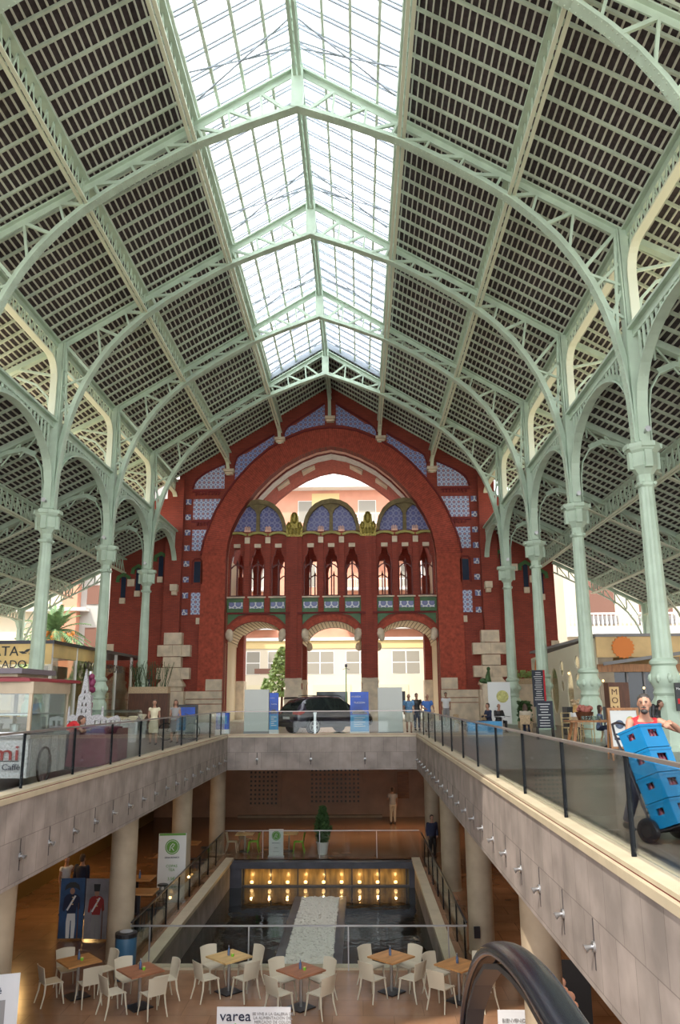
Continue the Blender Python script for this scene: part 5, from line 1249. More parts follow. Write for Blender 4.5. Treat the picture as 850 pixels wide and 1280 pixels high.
# ------------------------------------------------------------------ car
def car():
    t = tag(empty('car',(-1.55,38.55,0),math.radians(38)),'dark aubergine SUV parked behind the far railing, rear corner towards the viewer','car')
    # x forward (front +2.24), y left, stations: x, halfwidth, z_bottom, z_belt, z_roof, roof halfwidth
    ST = [(-2.24,.62,.42,.78,.80,.60),(-2.18,.82,.34,.98,1.0,.66),(-2.05,.90,.30,1.04,1.22,.60),(-1.75,.925,.28,1.06,1.50,.60),(-1.35,.93,.28,1.05,1.61,.62),(-.8,.93,.28,1.03,1.66,.63),(-.1,.93,.28,1.00,1.66,.63),(.35,.93,.28,.98,1.60,.61),(.8,.925,.28,.97,1.34,.63),(1.12,.92,.28,.96,1.06,.70),(1.6,.90,.28,.92,.97,.72),(1.95,.86,.30,.84,.88,.68),(2.15,.76,.34,.70,.74,.60),(2.24,.60,.40,.58,.60,.5)]
    def ring(s):
        x,hw,zb,zl,zr,rw = s
        half = [(0,zb),(hw*.85,zb),(hw*.98,zb+.10),(hw,(zb+zl)/2),(hw*.985,zl-.06),(hw*.95,zl),(rw+(hw*.95-rw)*.12,zr-(zr-zl)*.10 if zr-zl>.1 else zr-.01),(rw*.85,zr),(0,zr+.015)]
        return [(x,y,z) for y,z in half]+[(x,-y,z) for y,z in reversed(half[1:-1])]
    R = [ring(s) for s in ST]; n = len(R[0]); k = MB(); vs = [p for r in R for p in r]; fs = []
    glassf = []
    for i in range(len(R)-1):
        for j in range(n):
            f = (i*n+j,i*n+(j+1)%n,(i+1)*n+(j+1)%n,(i+1)*n+j)
            x = (ST[i][0]+ST[i+1][0])/2; side = j in (5,n-6)
            tall = ST[i][4]-ST[i][3] > .14 or ST[i+1][4]-ST[i+1][3] > .14
            fs.append(f); k.m.append(1 if (side and tall and x > -1.9) or (j in (6,7,8,9) and .3 < x < 1.0) or (j in (7,8,6,9) and x < -1.85 and x > -2.15) else 0)
    k.v = vs; k.f = fs+[tuple(range(n-1,-1,-1)),tuple((len(R)-1)*n+q for q in range(n))]; k.m += [0,0]
    o = k.build('body', parent=t, mats=[M['carpaint'],M['carglass'] if 'carglass' in M else M.setdefault('carglass', mat('car_window',(.015,.02,.02),.05,spec=.9))], smooth=True)
    for s in (-1,1):
        for x in (-1.36,1.33):
            w = MB(); w.loft([(x,s*.72,.34),(x,s*.75,.34),(x,s*.92,.34),(x,s*.95,.34)],[.31,.345,.345,.31],28,ref=(1,0,0)); wo = w.build('tyre', M['rubber'], t, smooth=True)
            r = MB(); r.loft([(x,s*.955,.34),(x,s*.962,.34)],[.10,.06],14,ref=(1,0,0))
            for q in range(5):
                a = 2*PI*q/5+.3; r.bar((x+.05*math.cos(a),s*.958,.34+.05*math.sin(a)),(x+.235*math.cos(a+.12),s*.958,.34+.235*math.sin(a+.12)),.02,.05,(0,1,0)); r.bar((x+.05*math.cos(a),s*.958,.34+.05*math.sin(a)),(x+.235*math.cos(a-.16),s*.958,.34+.235*math.sin(a-.16)),.02,.03,(0,1,0))
            P = [(x+.24*math.cos(2*PI*i/24),s*.955,.34+.24*math.sin(2*PI*i/24)) for i in range(25)]; r.ribbon(P,.02,.02,(0,1,0)); r.build('wheel_rim', M['panelgrey'], t)
            a = MB(); P = [(x+.40*math.cos(PI*i/14-.1),s*.935,.36+.40*math.sin(PI*i/14-.05)) for i in range(16)]; a.ribbon(P,.05,.07,(0,1,0)); a.build('wheel_arch', M['black'], t)
        l = MB(); l.add([(-2.19,s*.80,.86),(-2.21,s*.45,.88),(-2.19,s*.45,1.0),(-2.12,s*.84,1.04),(-1.85,s*.935,1.02),(-1.9,s*.94,.93),(-2.12,s*.89,.84)],[(0,1,2,3),(0,3,4,5,6)]); ob = l.build('tail_light', M['taillight'], t)
        for v in ob.data.vertices: v.co.x -= .02; v.co.y += s*.012
        k = MB(); k.loft([(-1.2,s*.60,1.68),(-.9,s*.60,1.71),(.2,s*.60,1.70),(.4,s*.60,1.64)],[.015,.02,.02,.012],6); k.build('roof_rail', M['black'], t)
        k = MB(); k.ball((.62,s*1.02,1.06),(.07,.11,.075),10,6); k.build('wing_mirror', M['carpaint'], t, smooth=True)
        k = MB(); k.box(-1.3,1.3,s*.925-.02,s*.925+.02,.30,.40); k.build('sill', M['black'], t)
        k = MB(); k.add([(2.0,s*.86,.72),(2.2,s*.6,.70),(2.16,s*.62,.80),(1.85,s*.88,.86)],[(0,1,2,3)]); k.build('headlight', M['steel'], t)
    k = MB(); k.box(-2.27,-2.16,-.75,.75,.32,.50); k.build('rear_bumper', M['black'], t)
    k = MB(); k.box(-2.275,-2.25,-.26,.26,.66,.77); k.build('number_plate', M['pure'], t)
    k = MB(); k.loft([(-1.85,0,1.60),(-1.98,0,1.62),(-2.1,0,1.56)],[(.55,.02),(.56,.02),(.5,.01)],12,ref=(0,1,0)); k.build('spoiler', M['black'], t)
car()
# ------------------------------------------------------------------ display panels round the car
def panel(name, x0, x1, y, z0, z1, mt, label, cat, base=None, th=.35):
    t = tag(empty(name,((x0+x1)/2,y,0)),label,cat); w = (x1-x0)/2
    k = MB(); k.box(-w,w,-th/2,th/2,z0,z1); k.build('panel', mt, t)
    if base: k = MB(); k.box(-w-.02,w+.02,-th/2-.02,th/2+.02,0,z0+.02); k.build('plinth', base, t)
    return t
panel('display_panel',-5.10,-4.02,36.3,.16,1.97,M['panelgrey'],'blank pale grey display panel at the left rear of the car','panel',M['greycl'])
panel('display_panel',.82,1.90,36.5,.10,2.03,M['panelgrey'],'blank pale grey display panel right of the blue car banner','panel',M['greycl'])
def blueb(x0,x1,y,z0,z1,label):
    t = panel('blue_banner',x0,x1,y,z0,z1,M['signblue'],label,'banner',M['pure'],.10); w = (x1-x0)/2; H = z1-z0
    flat([(-w+.01,z0),(w-.01,z0),(w-.01,z0+H*.42),(-w+.01,z0+H*.42)],M['lightblue'],t,'lower_field',-.052,.004)
    text('HYUNDAI',.10*w/.4,M['pure'],t,(-w*.35,-.056,z1-.24),name='maker_lettering',sx=.9); text('TUCSON',.10*w/.4,M['pure'],t,(0,-.056,z1-.50),name='model_lettering',sx=1.2); 
    for i in range(5): flat([(-w*.6,z0+H*.36-i*.09),(w*.6-(i%2)*.1,z0+H*.36-i*.09),(w*.6-(i%2)*.1,z0+H*.36-i*.09-.025),(-w*.6,z0+H*.36-i*.09-.025)],M['chalkw'],t,'text_line',-.056,.003)
    flat([(-w*.8,z0+H*.46),(-w*.7,z0+H*.52),(-w*.3,z0+H*.55),(w*.3,z0+H*.55),(w*.6,z0+H*.50),(w*.85,z0+H*.48),(w*.85,z0+H*.44),(-w*.8,z0+H*.44)],M['carpaint'],t,'printed_car',-.057,.003)
    return t
blueb(-4.00,-3.60,36.25,.22,1.82,'narrow blue car banner between the left grey panel and the car')
blueb(-.42,.40,36.2,.12,1.84,'wide blue car banner standing in front of the car bonnet')
t = panel('blue_banner',-6.35,-5.78,36.3,.25,.98,M['signblue'],'low blue box sign with white base at the left corner of the railing','sign',M['pure'],.3); flat([(-.2,.5),(.2,.5),(.2,.85),(-.2,.85)],M['lightblue'],t,'logo_field',-.155)
t = panel('blue_banner',4.35,5.75,33.6,.08,.62,M['lightblue'],'long low light blue box behind the right railing','sign',M['greycl'],.4)
k = MB(); k.box(-.05,.05,-.05,.05,0,.95); k.box(-.07,.07,-.07,.07,.9,.98); tag(k.build('steel_bollard', M['steel'], None, (-1.95,35.75,0)),'steel bollard in front of the car rear wheel','bollard')
# ------------------------------------------------------------------ left: ice cream cart and neighbours
ct = tag(empty('ice_cream_cart',(-7.25,16.2,0)),'white speckled ice cream cart with glass case and dark red roof at the left edge','cart')
M['speckle'] = mat('speckled_white', (.50,.50,.50), .5, noise=(26,.35), bump=.1)
k = MB(); k.box(-1.15,1.1,-1.0,.95,.18,.88); k.build('cart_body', M['speckle'], ct)
k = MB(); k.box(-1.18,1.14,-1.04,.98,.88,.95); k.build('counter_edge', M['greycl'], ct)
for i in range(4): k = MB(); k.box(1.10,1.14,-.95+i*.48,-.93+i*.48,.2,.88); k.build('corner_strip', M['greycl'], ct)
k = MB(); k.box(-1.15,1.1,-1.0,.95,.95,1.0); k.box(-1.12,1.06,-.96,.92,1.3,1.32); k.build('shelf', M['steel'], ct)
for x in (-1.12,0,1.07):
    for y in (-.97,.9): k = MB(); k.box(x-.03,x+.03,y-.03,y+.03,.95,1.75); k.build('case_post', M['conc'], ct)
k = MB(); k.box(-1.1,1.05,-.98,-.97,.95,1.72); k.build('front_glass', M['glass'], ct); k = MB(); k.box(1.07,1.08,-.95,.9,.95,1.72); k.build('side_glass', M['glass'], ct)
k = MB(); k.box(-1.18,1.12,-1.02,.96,1.70,1.92); k.build('canopy_band', M['conc'], ct)
k = MB(); k.loft([(0,0,1.92),(0,0,1.98),(0,0,2.03)],[(1.75,1.5),(1.72,1.46),(.8,.7)],4,ref=(.7071,.7071,0)) ; k.build('roof', M['redroof'] if 'redroof' in M else M.setdefault('redroof', mat('dark_red_roof',(.17,.015,.02),.5)), ct)
text('imi',.40,M['redp'],ct,(.98,-1.045,.50),name='brand_lettering',sx=1.4,depth=.008,align='RIGHT'); text('Gatto Caffè',.15,M['navy'],ct,(1.0,-1.045,.33),name='small_lettering',sx=1.1,align='RIGHT')
k = MB(); k.box(-.75,.95,-1.012,-1.002,.475,.49); k.build('underline', M['black'], ct)
def ringmesh(k, c, R, r, axis='x', n=30, m=8):
    vs = []
    for i in range(n):
        a = 2*PI*i/n
        for j in range(m):
            b = 2*PI*j/m; q = R+r*math.cos(b); h = r*math.sin(b)
            p = (h,q*math.cos(a),q*math.sin(a)) if axis == 'x' else (q*math.cos(a),h,q*math.sin(a))
            vs.append((c[0]+p[0],c[1]+p[1],c[2]+p[2]))
    k.add(vs,[(i*m+j,i*m+(j+1)%m,((i+1)%n)*m+(j+1)%m,((i+1)%n)*m+j) for i in range(n) for j in range(m)])
k = MB(); ringmesh(k,(1.17,-.35,.36),.33,.022); k.build('bicycle_wheel', M['rubber'], ct, smooth=True)
k = MB()
for i in range(12): a = 2*PI*i/12; k.bar((1.17,-.35,.36),(1.17,-.35+.32*math.cos(a),.36+.32*math.sin(a)),.006,.006)
k.build('spokes', M['steel'], ct)
for i in range(5): k = MB(); k.lathe([(.09,1.0),(.11,1.12),(.12,1.14)],14,(-.8+i*.36,-.55,0)); k.build('ice_cream_tub', M['steel'], ct)
k = MB(); k.lathe([(.14,1.0),(.15,1.1),(.03,1.6)],14,(.75,.1,0)); k.build('cone_stack', M['whitecl'], ct)
t = tag(empty('bar_counter',(-10.9,22.7,0)),'grey roofed drinks kiosk behind the ice cream cart','kiosk')
k = MB(); k.box(-2.5,1.7,-1,1.2,0,1.1); k.build('counter', M['greycl'], t); k = MB(); k.box(-2.6,1.85,-1.15,1.3,2.28,2.42); k.build('roof', M['purplegrey'] if 'purplegrey' in M else M.setdefault('purplegrey', mat('mauve_grey_roof',(.16,.13,.15),.5)), t)
k = MB(); k.box(-2.4,1.7,-1.05,1.1,2.02,2.28); k.build('fascia_board', M['conc'], t)
for x in (-2.4,1.6): k = MB(); k.box(x-.04,x+.04,-1,-.92,1.1,2.1); k.build('post', M['conc'], t)
# plum draped table and fair lattice cathedral sculpture
t = tag(empty('draped_table',(-6.95,20.6,0)),'table covered with a plum cloth behind the left railing','table')
k = MB(); n = 40; vs = []
for zi,z in enumerate((0.02,.5,.86,.90)):
    for i in range(n):
        a = 2*PI*i/n; f = 1+(.05*math.sin(a*9)*(1-zi/3)); sx,sy = .78,.95
        x = max(-1,min(1,1.25*math.cos(a)))*sx; y = max(-1,min(1,1.25*math.sin(a)))*sy; vs.append((x*f,y*f,z))
k.add(vs,[(j*n+i,j*n+(i+1)%n,(j+1)*n+(i+1)%n,(j+1)*n+i) for j in range(3) for i in range(n)]+[tuple(3*n+i for i in range(n))]); k.build('cloth', M['purple'], t, smooth=True)
t = tag(empty('lattice_sculpture',(-7.65,22.6,0)),'white pierced cathedral-like sculpture with a tall spire on a covered stand','sculpture')
k = MB(); k.box(-1.25,1.35,-.45,.45,0,.92); k.build('stand', M['purple'], t)
M['lacew'] = mat('pierced_white_metal', (.30,.29,.29), .4, noise=(35,.7))
k = MB()
k.prism([(-1.1,.92),(-1.1,1.25),(-.85,1.3),(-.6,1.22),(-.35,1.35),(-.25,1.3),(-.2,1.9),(-.12,2.0),(-.06,2.45),(0,2.75),(.06,2.45),(.12,2.0),(.2,1.9),(.25,1.3),(.5,1.35),(.8,1.22),(1.1,1.32),(1.2,1.2),(1.2,.92)],-.06,.06,[[(x-.05,1.0),(x+.05,1.0),(x+.05,1.16),(x-.05,1.16)] for x in (-.95,-.78,-.6,-.42,.42,.6,.78,.95,1.08)]+[[(x-.035,z),(x+.035,z),(x,z+.13)] for x,z in ((-.08,1.0),(.08,1.0),(-.08,1.2),(.08,1.2),(-.07,1.4),(.07,1.4),(-.06,1.6),(.06,1.6),(0,1.8),(0,2.0))])
for x in (-.2,.2,-.5,.6): k.loft([(x,0,1.25),(x,0,1.55),(x,0,1.95 if abs(x)<.3 else 1.6)],[.05,.035,.004],6)
k.build('pierced_body', M['lacew'], t); t.scale = (.85,.85,.88)
t = tag(empty('menu_totem',(-8.0,24.0,0)),'thin post hung with magenta flowers and a striped menu card','sign post')
k = MB(); k.box(-.03,.03,-.03,.03,0,2.4); k.build('post', M['steel'], t)
k = MB(); 
for i in range(14): k.ball((random.uniform(-.12,.12),random.uniform(-.1,.1),random.uniform(1.75,2.25)),(.09,.08,.10),8,5)
k.build('flowers', mat('magenta_flowers',(.16,.02,.06),.7), t, smooth=True)
for i in range(5): k = MB(); k.box(-.13,.13,-.06,-.04,.75+i*.2,.90+i*.2); k.build('card', M['purple'] if i%2 else M['greycl'], t)
# deckle row of counters in front of the left wing
t = tag(empty('chilled_counter',(-10.2,33.5,-.1)),'low chilled display counter with curved glass in front of the left columns','display counter')
k = MB(); k.box(-1.2,1.2,-.5,.5,.1,.85); k.build('cabinet', M['panelgrey'], t); k = MB(); k.loft([(-1.2,-.05,.85),(1.2,-.05,.85)],[(.42,.42),(.42,.42)],20,ref=(0,1,0)); k.build('curved_glass', M['glass'], t, smooth=True); k = MB(); k.ball((0,0,.9),(.9,.25,.12),12,6); k.build('pastries', M['wicker'], t, smooth=True)
t = tag(empty('planter',(-11.75,45.0,0)),'plant with long spiky leaves in an orange trough near the left wing wall','potted plant')
k = MB(); k.box(-1.0,1.2,-.3,.3,1.9,2.25); k.build('trough', M['wicker'], t); k = MB(); k.box(-1,1.2,-.25,.25,0,1.9); k.build('cabinet', M['darkwood'], t)
k = MB()
for i in range(60): x = random.uniform(-.9,1.1); a = random.uniform(-.4,.4); k.ribbon([(x,0,2.2),(x+a*.4,random.uniform(-.2,.2),2.8),(x+a,random.uniform(-.3,.3),3.3+random.uniform(0,.4))],.06,.01,(0,1,0))
k.build('leaves', M['leaf'], t)
t = tag(empty('dark_lectern_screen',(-7.1,33.8,0)),'black screen with blue display on a stand beside the walking women','screen'); k = MB(); k.box(-.45,.4,-.08,.05,.75,1.35); k.build('screen_body', M['black'], t); flat([(-.4,.9),(.3,.9),(.3,1.25),(-.4,1.25)],M['signblue'],t,'display',-.082); k = MB(); k.box(-.35,.3,-.2,.1,0,.75); k.build('stand', M['black'], t)
t = tag(empty('parked_bicycle',(-7.1,32.2,0)),'black bicycle leaning by the walking women','bicycle')
k = MB(); ringmesh(k,(-.5,0,.34),.32,.02,'y'); k.build('wheel', M['rubber'], t); k = MB(); ringmesh(k,(.5,0,.34),.32,.02,'y'); k.build('wheel', M['rubber'], t)
k = MB(); 
for a,b in (((-.5,.34),(-.1,.34)),((-.5,.34),(-.2,.8)),((-.1,.34),(-.22,.85)),((-.2,.8),(.38,.82)),((-.1,.34),(.36,.78)),((.5,.34),(.34,.98)),((.34,.98),(.2,1.02)),((-.3,.88),(-.12,.88))): k.loft([(a[0],0,a[1]),(b[0],0,b[1])],[.016,.016],6)
k.build('frame', M['black'], t)
for i,(x,y,w) in enumerate(((-9.2,34.6,.5),(-8.6,31.0,.4))):
    t = tag(empty('flower_bucket',(x,y,0)),'bucket of pale flowers by the chilled counter' if i == 0 else 'white bucket of bread sticks beside the woman in cream','bucket'); MB().lathe([(.14,0),(.2,.7),(.21,.72)],14).build('bucket', M['pure'], t, smooth=True)
    k = MB()
    for j in range(16): a = 2*PI*j/16; k.loft([(0,0,.7),(.16*math.cos(a),.16*math.sin(a),.95)],[.012,.03],6)
    k.build('stems', M['cream'], t)
# left glazed kiosk with lettering
kl = empty('glazed_kiosk',(-13.8,36.0,0)); tag(kl,'large glazed kiosk with black leaf lettering on a warm yellow frieze at the left','kiosk')
M['warmglass'] = glass('kiosk_glass',(.92,.90,.80),.04)
k = MB(); k.box(-9.9,.1,-.15,16,4.05,4.2); k.build('roof_slab', M['darksteel'], kl)
k = MB(); k.box(-9.9,0,-.1,.0,3.15,4.05); k.build('frieze_front', M['ochreg'] if 'ochreg' in M else M.setdefault('ochreg', mat('warm_translucent_frieze',(.78,.55,.22),.5,noise=(.5,.25))), kl)
k = MB(); k.box(-.1,0,0,6.5,3.45,4.05); k.build('frieze_side', M['ochreg'], kl)
k = MB(); k.box(-.06,-.04,0,15.5,.2,3.45); k.build('side_glazing', M['warmglass'], kl)
k = MB(); k.box(-9.9,0,-.06,-.04,.2,3.15); k.build('front_glazing', M['warmglass'], kl)
for y in (0,3.2,6.5,9.7,12.9,15.6): k = MB(); k.box(-.12,.02,y-.06,y+.06,0,4.05); k.build('mullion', M['whitetrim'], kl)
for x in (-2.5,-5,-7.5,-9.9): k = MB(); k.box(x-.06,x+.06,-.12,.02,0,4.05); k.build('mullion', M['darksteel'], kl)
k = MB(); k.box(-9.8,-1.5,3,12,0,2.6); k.build('inner_counter', M['ochre'], kl); k = MB(); k.box(-.6,-.2,.2,2.6,0,3.1); k.build('grey_door_panel', M['greycl'], kl)
text('ORXATA',.62,M['black'],kl,(-2.75,-.13,3.52),name='kiosk_lettering'); text('MERCADO',.5,M['black'],kl,(-2.3,-.13,2.98),name='kiosk_lettering')
for i,(x,z,a) in enumerate(((-1.1,3.75,.4),(-.85,3.62,.1),(-.6,3.78,-.3),(-1.3,3.66,-.2))):
    flat([(x-.2*math.cos(a),z-.2*math.sin(a)),(x+.06*math.sin(a),z-.06*math.cos(a)),(x+.2*math.cos(a),z+.2*math.sin(a)),(x-.06*math.sin(a),z+.06*math.cos(a))],M['black'],kl,'leaf_emblem',-.13,.01)
text('ORXATA DE MERCADO',.62,M['black'],kl,(.03,7.5,3.05),(PI/2,0,PI/2),name='side_lettering')
# ------------------------------------------------------------------ right café kiosk
kr = empty('cafe_kiosk',(10.5,36.0,0)); tag(kr,'café kiosk with ochre frieze, orange sun disc and pierced pale side screen on the right','kiosk')
k = MB(); k.box(-.06,9,-.2,13.6,4.15,4.28); k.build('roof_slab', M['greycl'], kr)
k = MB(); k.box(0,9,-.12,0,3.25,4.15); k.build('frieze', M['ochre'], kr)
k = MB(); k.box(.05,.7,-.06,.0,0,3.25); k.build('door_jamb', M['conc'], kr); k = MB(); k.box(3.3,3.6,-.06,0,0,3.25); k.build('door_jamb', M['conc'], kr)
k = MB(); k.box(.0,9,-.10,.02,2.62,2.95); k.build('door_head', M['midwood'], kr)
k = MB(); k.box(.7,3.3,.3,.34,0,2.62); k.box(3.6,9,.3,.34,0,2.62); k.build('glass_front', M['darkglass'], kr)
for x in (1.35,2.1,2.6): k = MB(); k.box(x-.04,x+.04,.22,.3,0,2.62); k.build('door_stile', M['greycl'], kr)
gear = [((.46+(.05 if i%2 else -.02))*math.cos(2*PI*i/36)+1.15,(.46+(.05 if i%2 else -.02))*math.sin(2*PI*i/36)+3.68) for i in range(36)]
k = MB(); k.prism(gear,-.2,-.14); k.build('sun_disc', M['orangep'], kr)
# pierced screen on the side: pale panel with looping cut-outs
k = MB(); holes = []
def blob(cy,cz,ry,rz,n=14,tw=0): return [(cy+ry*math.cos(2*PI*i/n)+tw*math.sin(2*PI*i/n),cz+rz*math.sin(2*PI*i/n)) for i in range(n)]
for cy,cz,ry,rz in ((.8,3.1,.3,.25),(.8,2.2,.3,.4),(2.1,1.9,.45,1.1),(3.3,3.2,.4,.3),(3.4,2.3,.35,.35),(4.8,1.8,.6,1.1),(6.3,3.0,.4,.4),(6.3,2.1,.3,.3),(8.0,1.9,.8,1.2),(9.8,2.9,.4,.5),(10.6,1.3,.8,.5),(13.0,1.5,.35,.7)): holes.append(blob(cy,cz,ry,rz))
k.prism([(0,.1),(13.6,.1),(13.6,3.85),(0,4.1)],0,.06,holes,plane='yz'); k.build('pierced_screen', mat('pale_screen',(.72,.66,.50),.6), kr)
k = MB(); k.prism(blob(12.0,3.0,.5,.75),-.06,0,plane='yz'); k.build('orange_oval', M['orangep'], kr)
k = MB(); k.box(.07,.09,.2,13.5,.1,3.9); k.build('inner_glazing', M['warmglass'], kr)
k = MB(); k.box(.8,8.8,4,4.1,0,3.9); k.build('inner_wall', M['ochre'], kr)
# slanting awning arm
k = MB(); k.bar((.1,-.6,2.95),(7.5,-2.2,3.9),.14,.14); k.build('awning_arm', M['greycl'], kr)
bulbs = [(8.6,27.5,2.5),(9.3,27.6,2.35),(10.0,27.6,2.2),(11.6,33.5,1.9),(12.2,33,2.0),(12.9,33,2.4)]
bp_ = tag(MB().ball((0,0,0),(.045,.045,.055),10,8).build('hanging_bulb', M['lamp']),'','lamp','hanging bulbs')
for i,(x,y,z) in enumerate(bulbs): place(bp_, i>0, (x,y+6 if i<3 else y,z), 0, ['glowing bulb left of the large right column','second glowing bulb left of the large right column','glowing bulb nearest the left side of the large right column','small low glowing bulb in the café kiosk','small glowing bulb behind the A-board','glowing bulb right of the large column'][i])
# menu boards, A-boards, tables ------------------------------------------------
def aboard(name, x, y, rz, w, h, frame, label, face=M['pure'], lines=None):
    t = tag(empty(name,(x,y,0),rz),label,'board sign')
    k = MB()
    for s in (-1,1): k.bar((s*(w/2),.0,0),(s*(w/2),.14,h),.05,.05,(0,1,0)); k.bar((s*(w/2),.5,0),(s*(w/2),.18,h),.04,.04,(0,1,0))
    k.cbox((0,.14,h-.02),(w+.06,.08,.06)); k.cbox((0,.06,.32),(w,.03,.06)); k.build('frame', frame, t)
    k = MB(); k.add([(-w/2+.03,.04,.34),(w/2-.03,.04,.34),(w/2-.03,.125,h-.06),(-w/2+.03,.125,h-.06),(-w/2+.03,.06,.34),(w/2-.03,.06,.34),(w/2-.03,.145,h-.06),(-w/2+.03,.145,h-.06)],[(0,1,2,3),(7,6,5,4),(0,4,5,1),(1,5,6,2),(2,6,7,3),(3,7,4,0)]); k.build('face', face, t)
    return t
M['print1'] = mat('photo_print_dark', (.05,.07,.12), .5, noise=(15,.6)); M['print2'] = mat('photo_print_yellow', (.40,.38,.12), .5, noise=(10,.4))
t = aboard('a_board',6.72,21.0,-.05,.72,1.28,M['midwood'],'wooden A-board with a white food poster beside the delivery man')
def onface(pts, mt, name, h=1.28): 
    k = MB(); f = lambda z: .04+(z-.34)/(h-.4)*.085-.012; vs = [(x,f(z),z) for x,z in pts]+[(x,f(z)-.004,z) for x,z in pts]; n = len(pts)
    k.add(vs,[tuple(range(n)),tuple(range(2*n-1,n-1,-1))]+[(i,n+i,n+(i+1)%n,(i+1)%n) for i in range(n)]); k.build(name, mt, t)
onface(circ(-.12,.88,.11,14),M['print1'],'printed_dish'); onface(circ(.16,.98,.10,14),M['print2'],'printed_bowl'); onface(circ(.17,.74,.10,14),M['wicker'],'printed_bowl'); onface([(-.28,.5),(.15,.5),(.15,.56),(-.28,.56)],M['navy'],'printed_words'); onface([(-.3,.62),(-.08,.62),(-.08,.66),(-.3,.66)],M['navy'],'printed_words')
t = aboard('a_board',5.05,10.9,.0,.8,1.10,M['midwood'],'white food poster board just right of the delivery man',)
onface(circ(-.1,.8,.09,14),M['print2'],'printed_bowl',1.1); onface(circ(-.16,.6,.08,14),M['red'],'printed_dish',1.1)
def chalk(x,y,z,w,h,label,rz=0,stand=True,redstrip=False):
    t = tag(empty('chalkboard',(x,y,0),rz),label,'menu board'); k = MB(); k.box(-w/2,w/2,-.02,.02,z,z+h); k.build('slate', M['chalk'], t)
    rr = random.Random(int(x*10))
    for i in range(int(h/.11)): a = rr.uniform(.2,.42)*w; flat([(-a,z+h-.1-i*.1),(a*.8,z+h-.1-i*.1),(a*.8,z+h-.13-i*.1),(-a,z+h-.13-i*.1)],M['chalkw'],t,'chalk_line',-.022,.003)
    if redstrip: flat([(w/2-.08,z),(w/2,z),(w/2,z+h),(w/2-.08,z+h)],M['red'],t,'red_edge',-.024,.003)
    if stand: k = MB(); k.box(-w/2,-w/2+.04,-.02,.3,0,z+.05); k.box(w/2-.04,w/2,-.02,.3,0,z+.05); k.build('leg', M['black'], t)
    return t
chalk(7.05,31.4,.42,.62,1.0,'low chalkboard menu on the floor in front of the farthest right column')
chalk(8.75,39.9,1.1,.62,1.75,'tall chalkboard menu with a red edge fixed to a right column',stand=False,redstrip=True)
t = tag(empty('column_sign',(9.35,24.05,0)),'narrow black sign panel fixed low on the large right column','sign'); k = MB(); k.box(-.13,.13,-.04,.04,1.15,1.95); k.build('panel', M['black'], t); flat([(-.09,1.35),(.09,1.35),(.09,1.5),(-.09,1.5)],M['red'],t,'red_label',-.042); text('Menu',.10,M['pure'],t,(0,-.045,1.75),name='lettering')
t = tag(empty('picnic_table',(8.15,28.2,0)),'chestnut wooden table carrying the dark sign box at the right','table')
k = MB(); k.cbox((0,0,.76),(2.2,.9,.06)); k.build('tabletop', M['midwood'], t)
for s in (-1,1):
    for q in (-1,1): k = MB(); k.bar((s*.85,q*.25,.74),(s*1.0,q*.42,0),.09,.09,(0,1,0)); k.build('leg', M['midwood'], t)
t = tag(empty('wooden_sign_box',(8.55,28.3,.79)),'dark walnut upright box with pale vertical lettering standing on the wooden table','sign box')
k = MB(); k.box(-.05,.65,-.25,.25,0,1.25); k.build('box', M['darkwood'], t); k = MB(); k.box(-.02,.30,-.27,-.25,.25,1.1); k.build('pale_label', M['ochre'], t); text('M\nO\nN',.28,M['darkwood'],t,(.14,-.275,.84),name='vertical_lettering')
rg2 = random.Random(8); gp = empty('drinking_glass'); tag(gp,'','glass','glasses on the right table'); MB().lathe([(.03,0),(.04,.14),(.036,.14),(.028,.01)],10).build('bowl', M['glass'], gp, smooth=True)
for i in range(12): place(gp, i>0, (7.35+.11*(i%6)+.2,27.95+.12*(i//6),.79), 0, 'clear upturned glass in the rows on the right wooden table')
t = tag(empty('fruit_basket',(7.75,28.5,.79)),'basket piled with red fruit on the right wooden table','basket'); MB().lathe([(.22,0),(.3,.25),(.31,.27)],16).build('basket', M['darkwood'], t, smooth=True); k = MB()
for i in range(16): k.ball((rg2.uniform(-.2,.2),rg2.uniform(-.2,.2),.3+rg2.uniform(0,.14)),(.08,.08,.08),8,6)
k.build('fruit', mat('pinkish_fruit',(.38,.12,.09),.5), t, smooth=True)
t = tag(empty('service_counter',(9.6,35.0,0)),'dark service counter with bread baskets between two right columns','counter'); k = MB(); k.box(-.9,.9,-.4,.4,0,1.15); k.build('cabinet', M['black'], t); k = MB()
for i in range(18): k.ball((rg2.uniform(-.6,.4),rg2.uniform(-.2,.2),1.22+rg2.uniform(0,.25)),(.12,.09,.07),8,6)
k.build('bread', M['wicker'], t, smooth=True); flat([(-.6,.7),(.0,.7),(.0,1.1),(-.6,1.1)],M['print1'],t,'front_picture',-.402)
wc_ = tag(make_chair(M['wicker'],'wicker_chair'),'','chair','terrace chairs on the right')
k = MB()
for z in (.5,.6,.7,.8): k.loft([(-.22,.24,z),(0,.2,z),(.22,.24,z)],[.012]*3,6)
k.build('cane_band', M['wicker'], wc_)
for i,(x,y,r,l) in enumerate(((5.35,36.9,-1.2,'wicker armchair of the man in dark jacket by the right pier'),(4.6,37.6,.9,'empty pale wicker armchair at the left end of the terrace group'),(7.15,35.6,PI-.3,'beige wicker chair of the dark haired woman by the yellow sign'),(8.35,31.9,PI-.5,'brown chair of the blonde woman'),(8.85,29.6,1.2,'chair of the woman in the blue dress'),(8.15,26.4,-.9,'chair of the person in white bent over the table'))): place(wc_, i>0, (x,y,0), r, l)
bamboo = mat('bamboo_cane', (.55,.42,.20), .5)
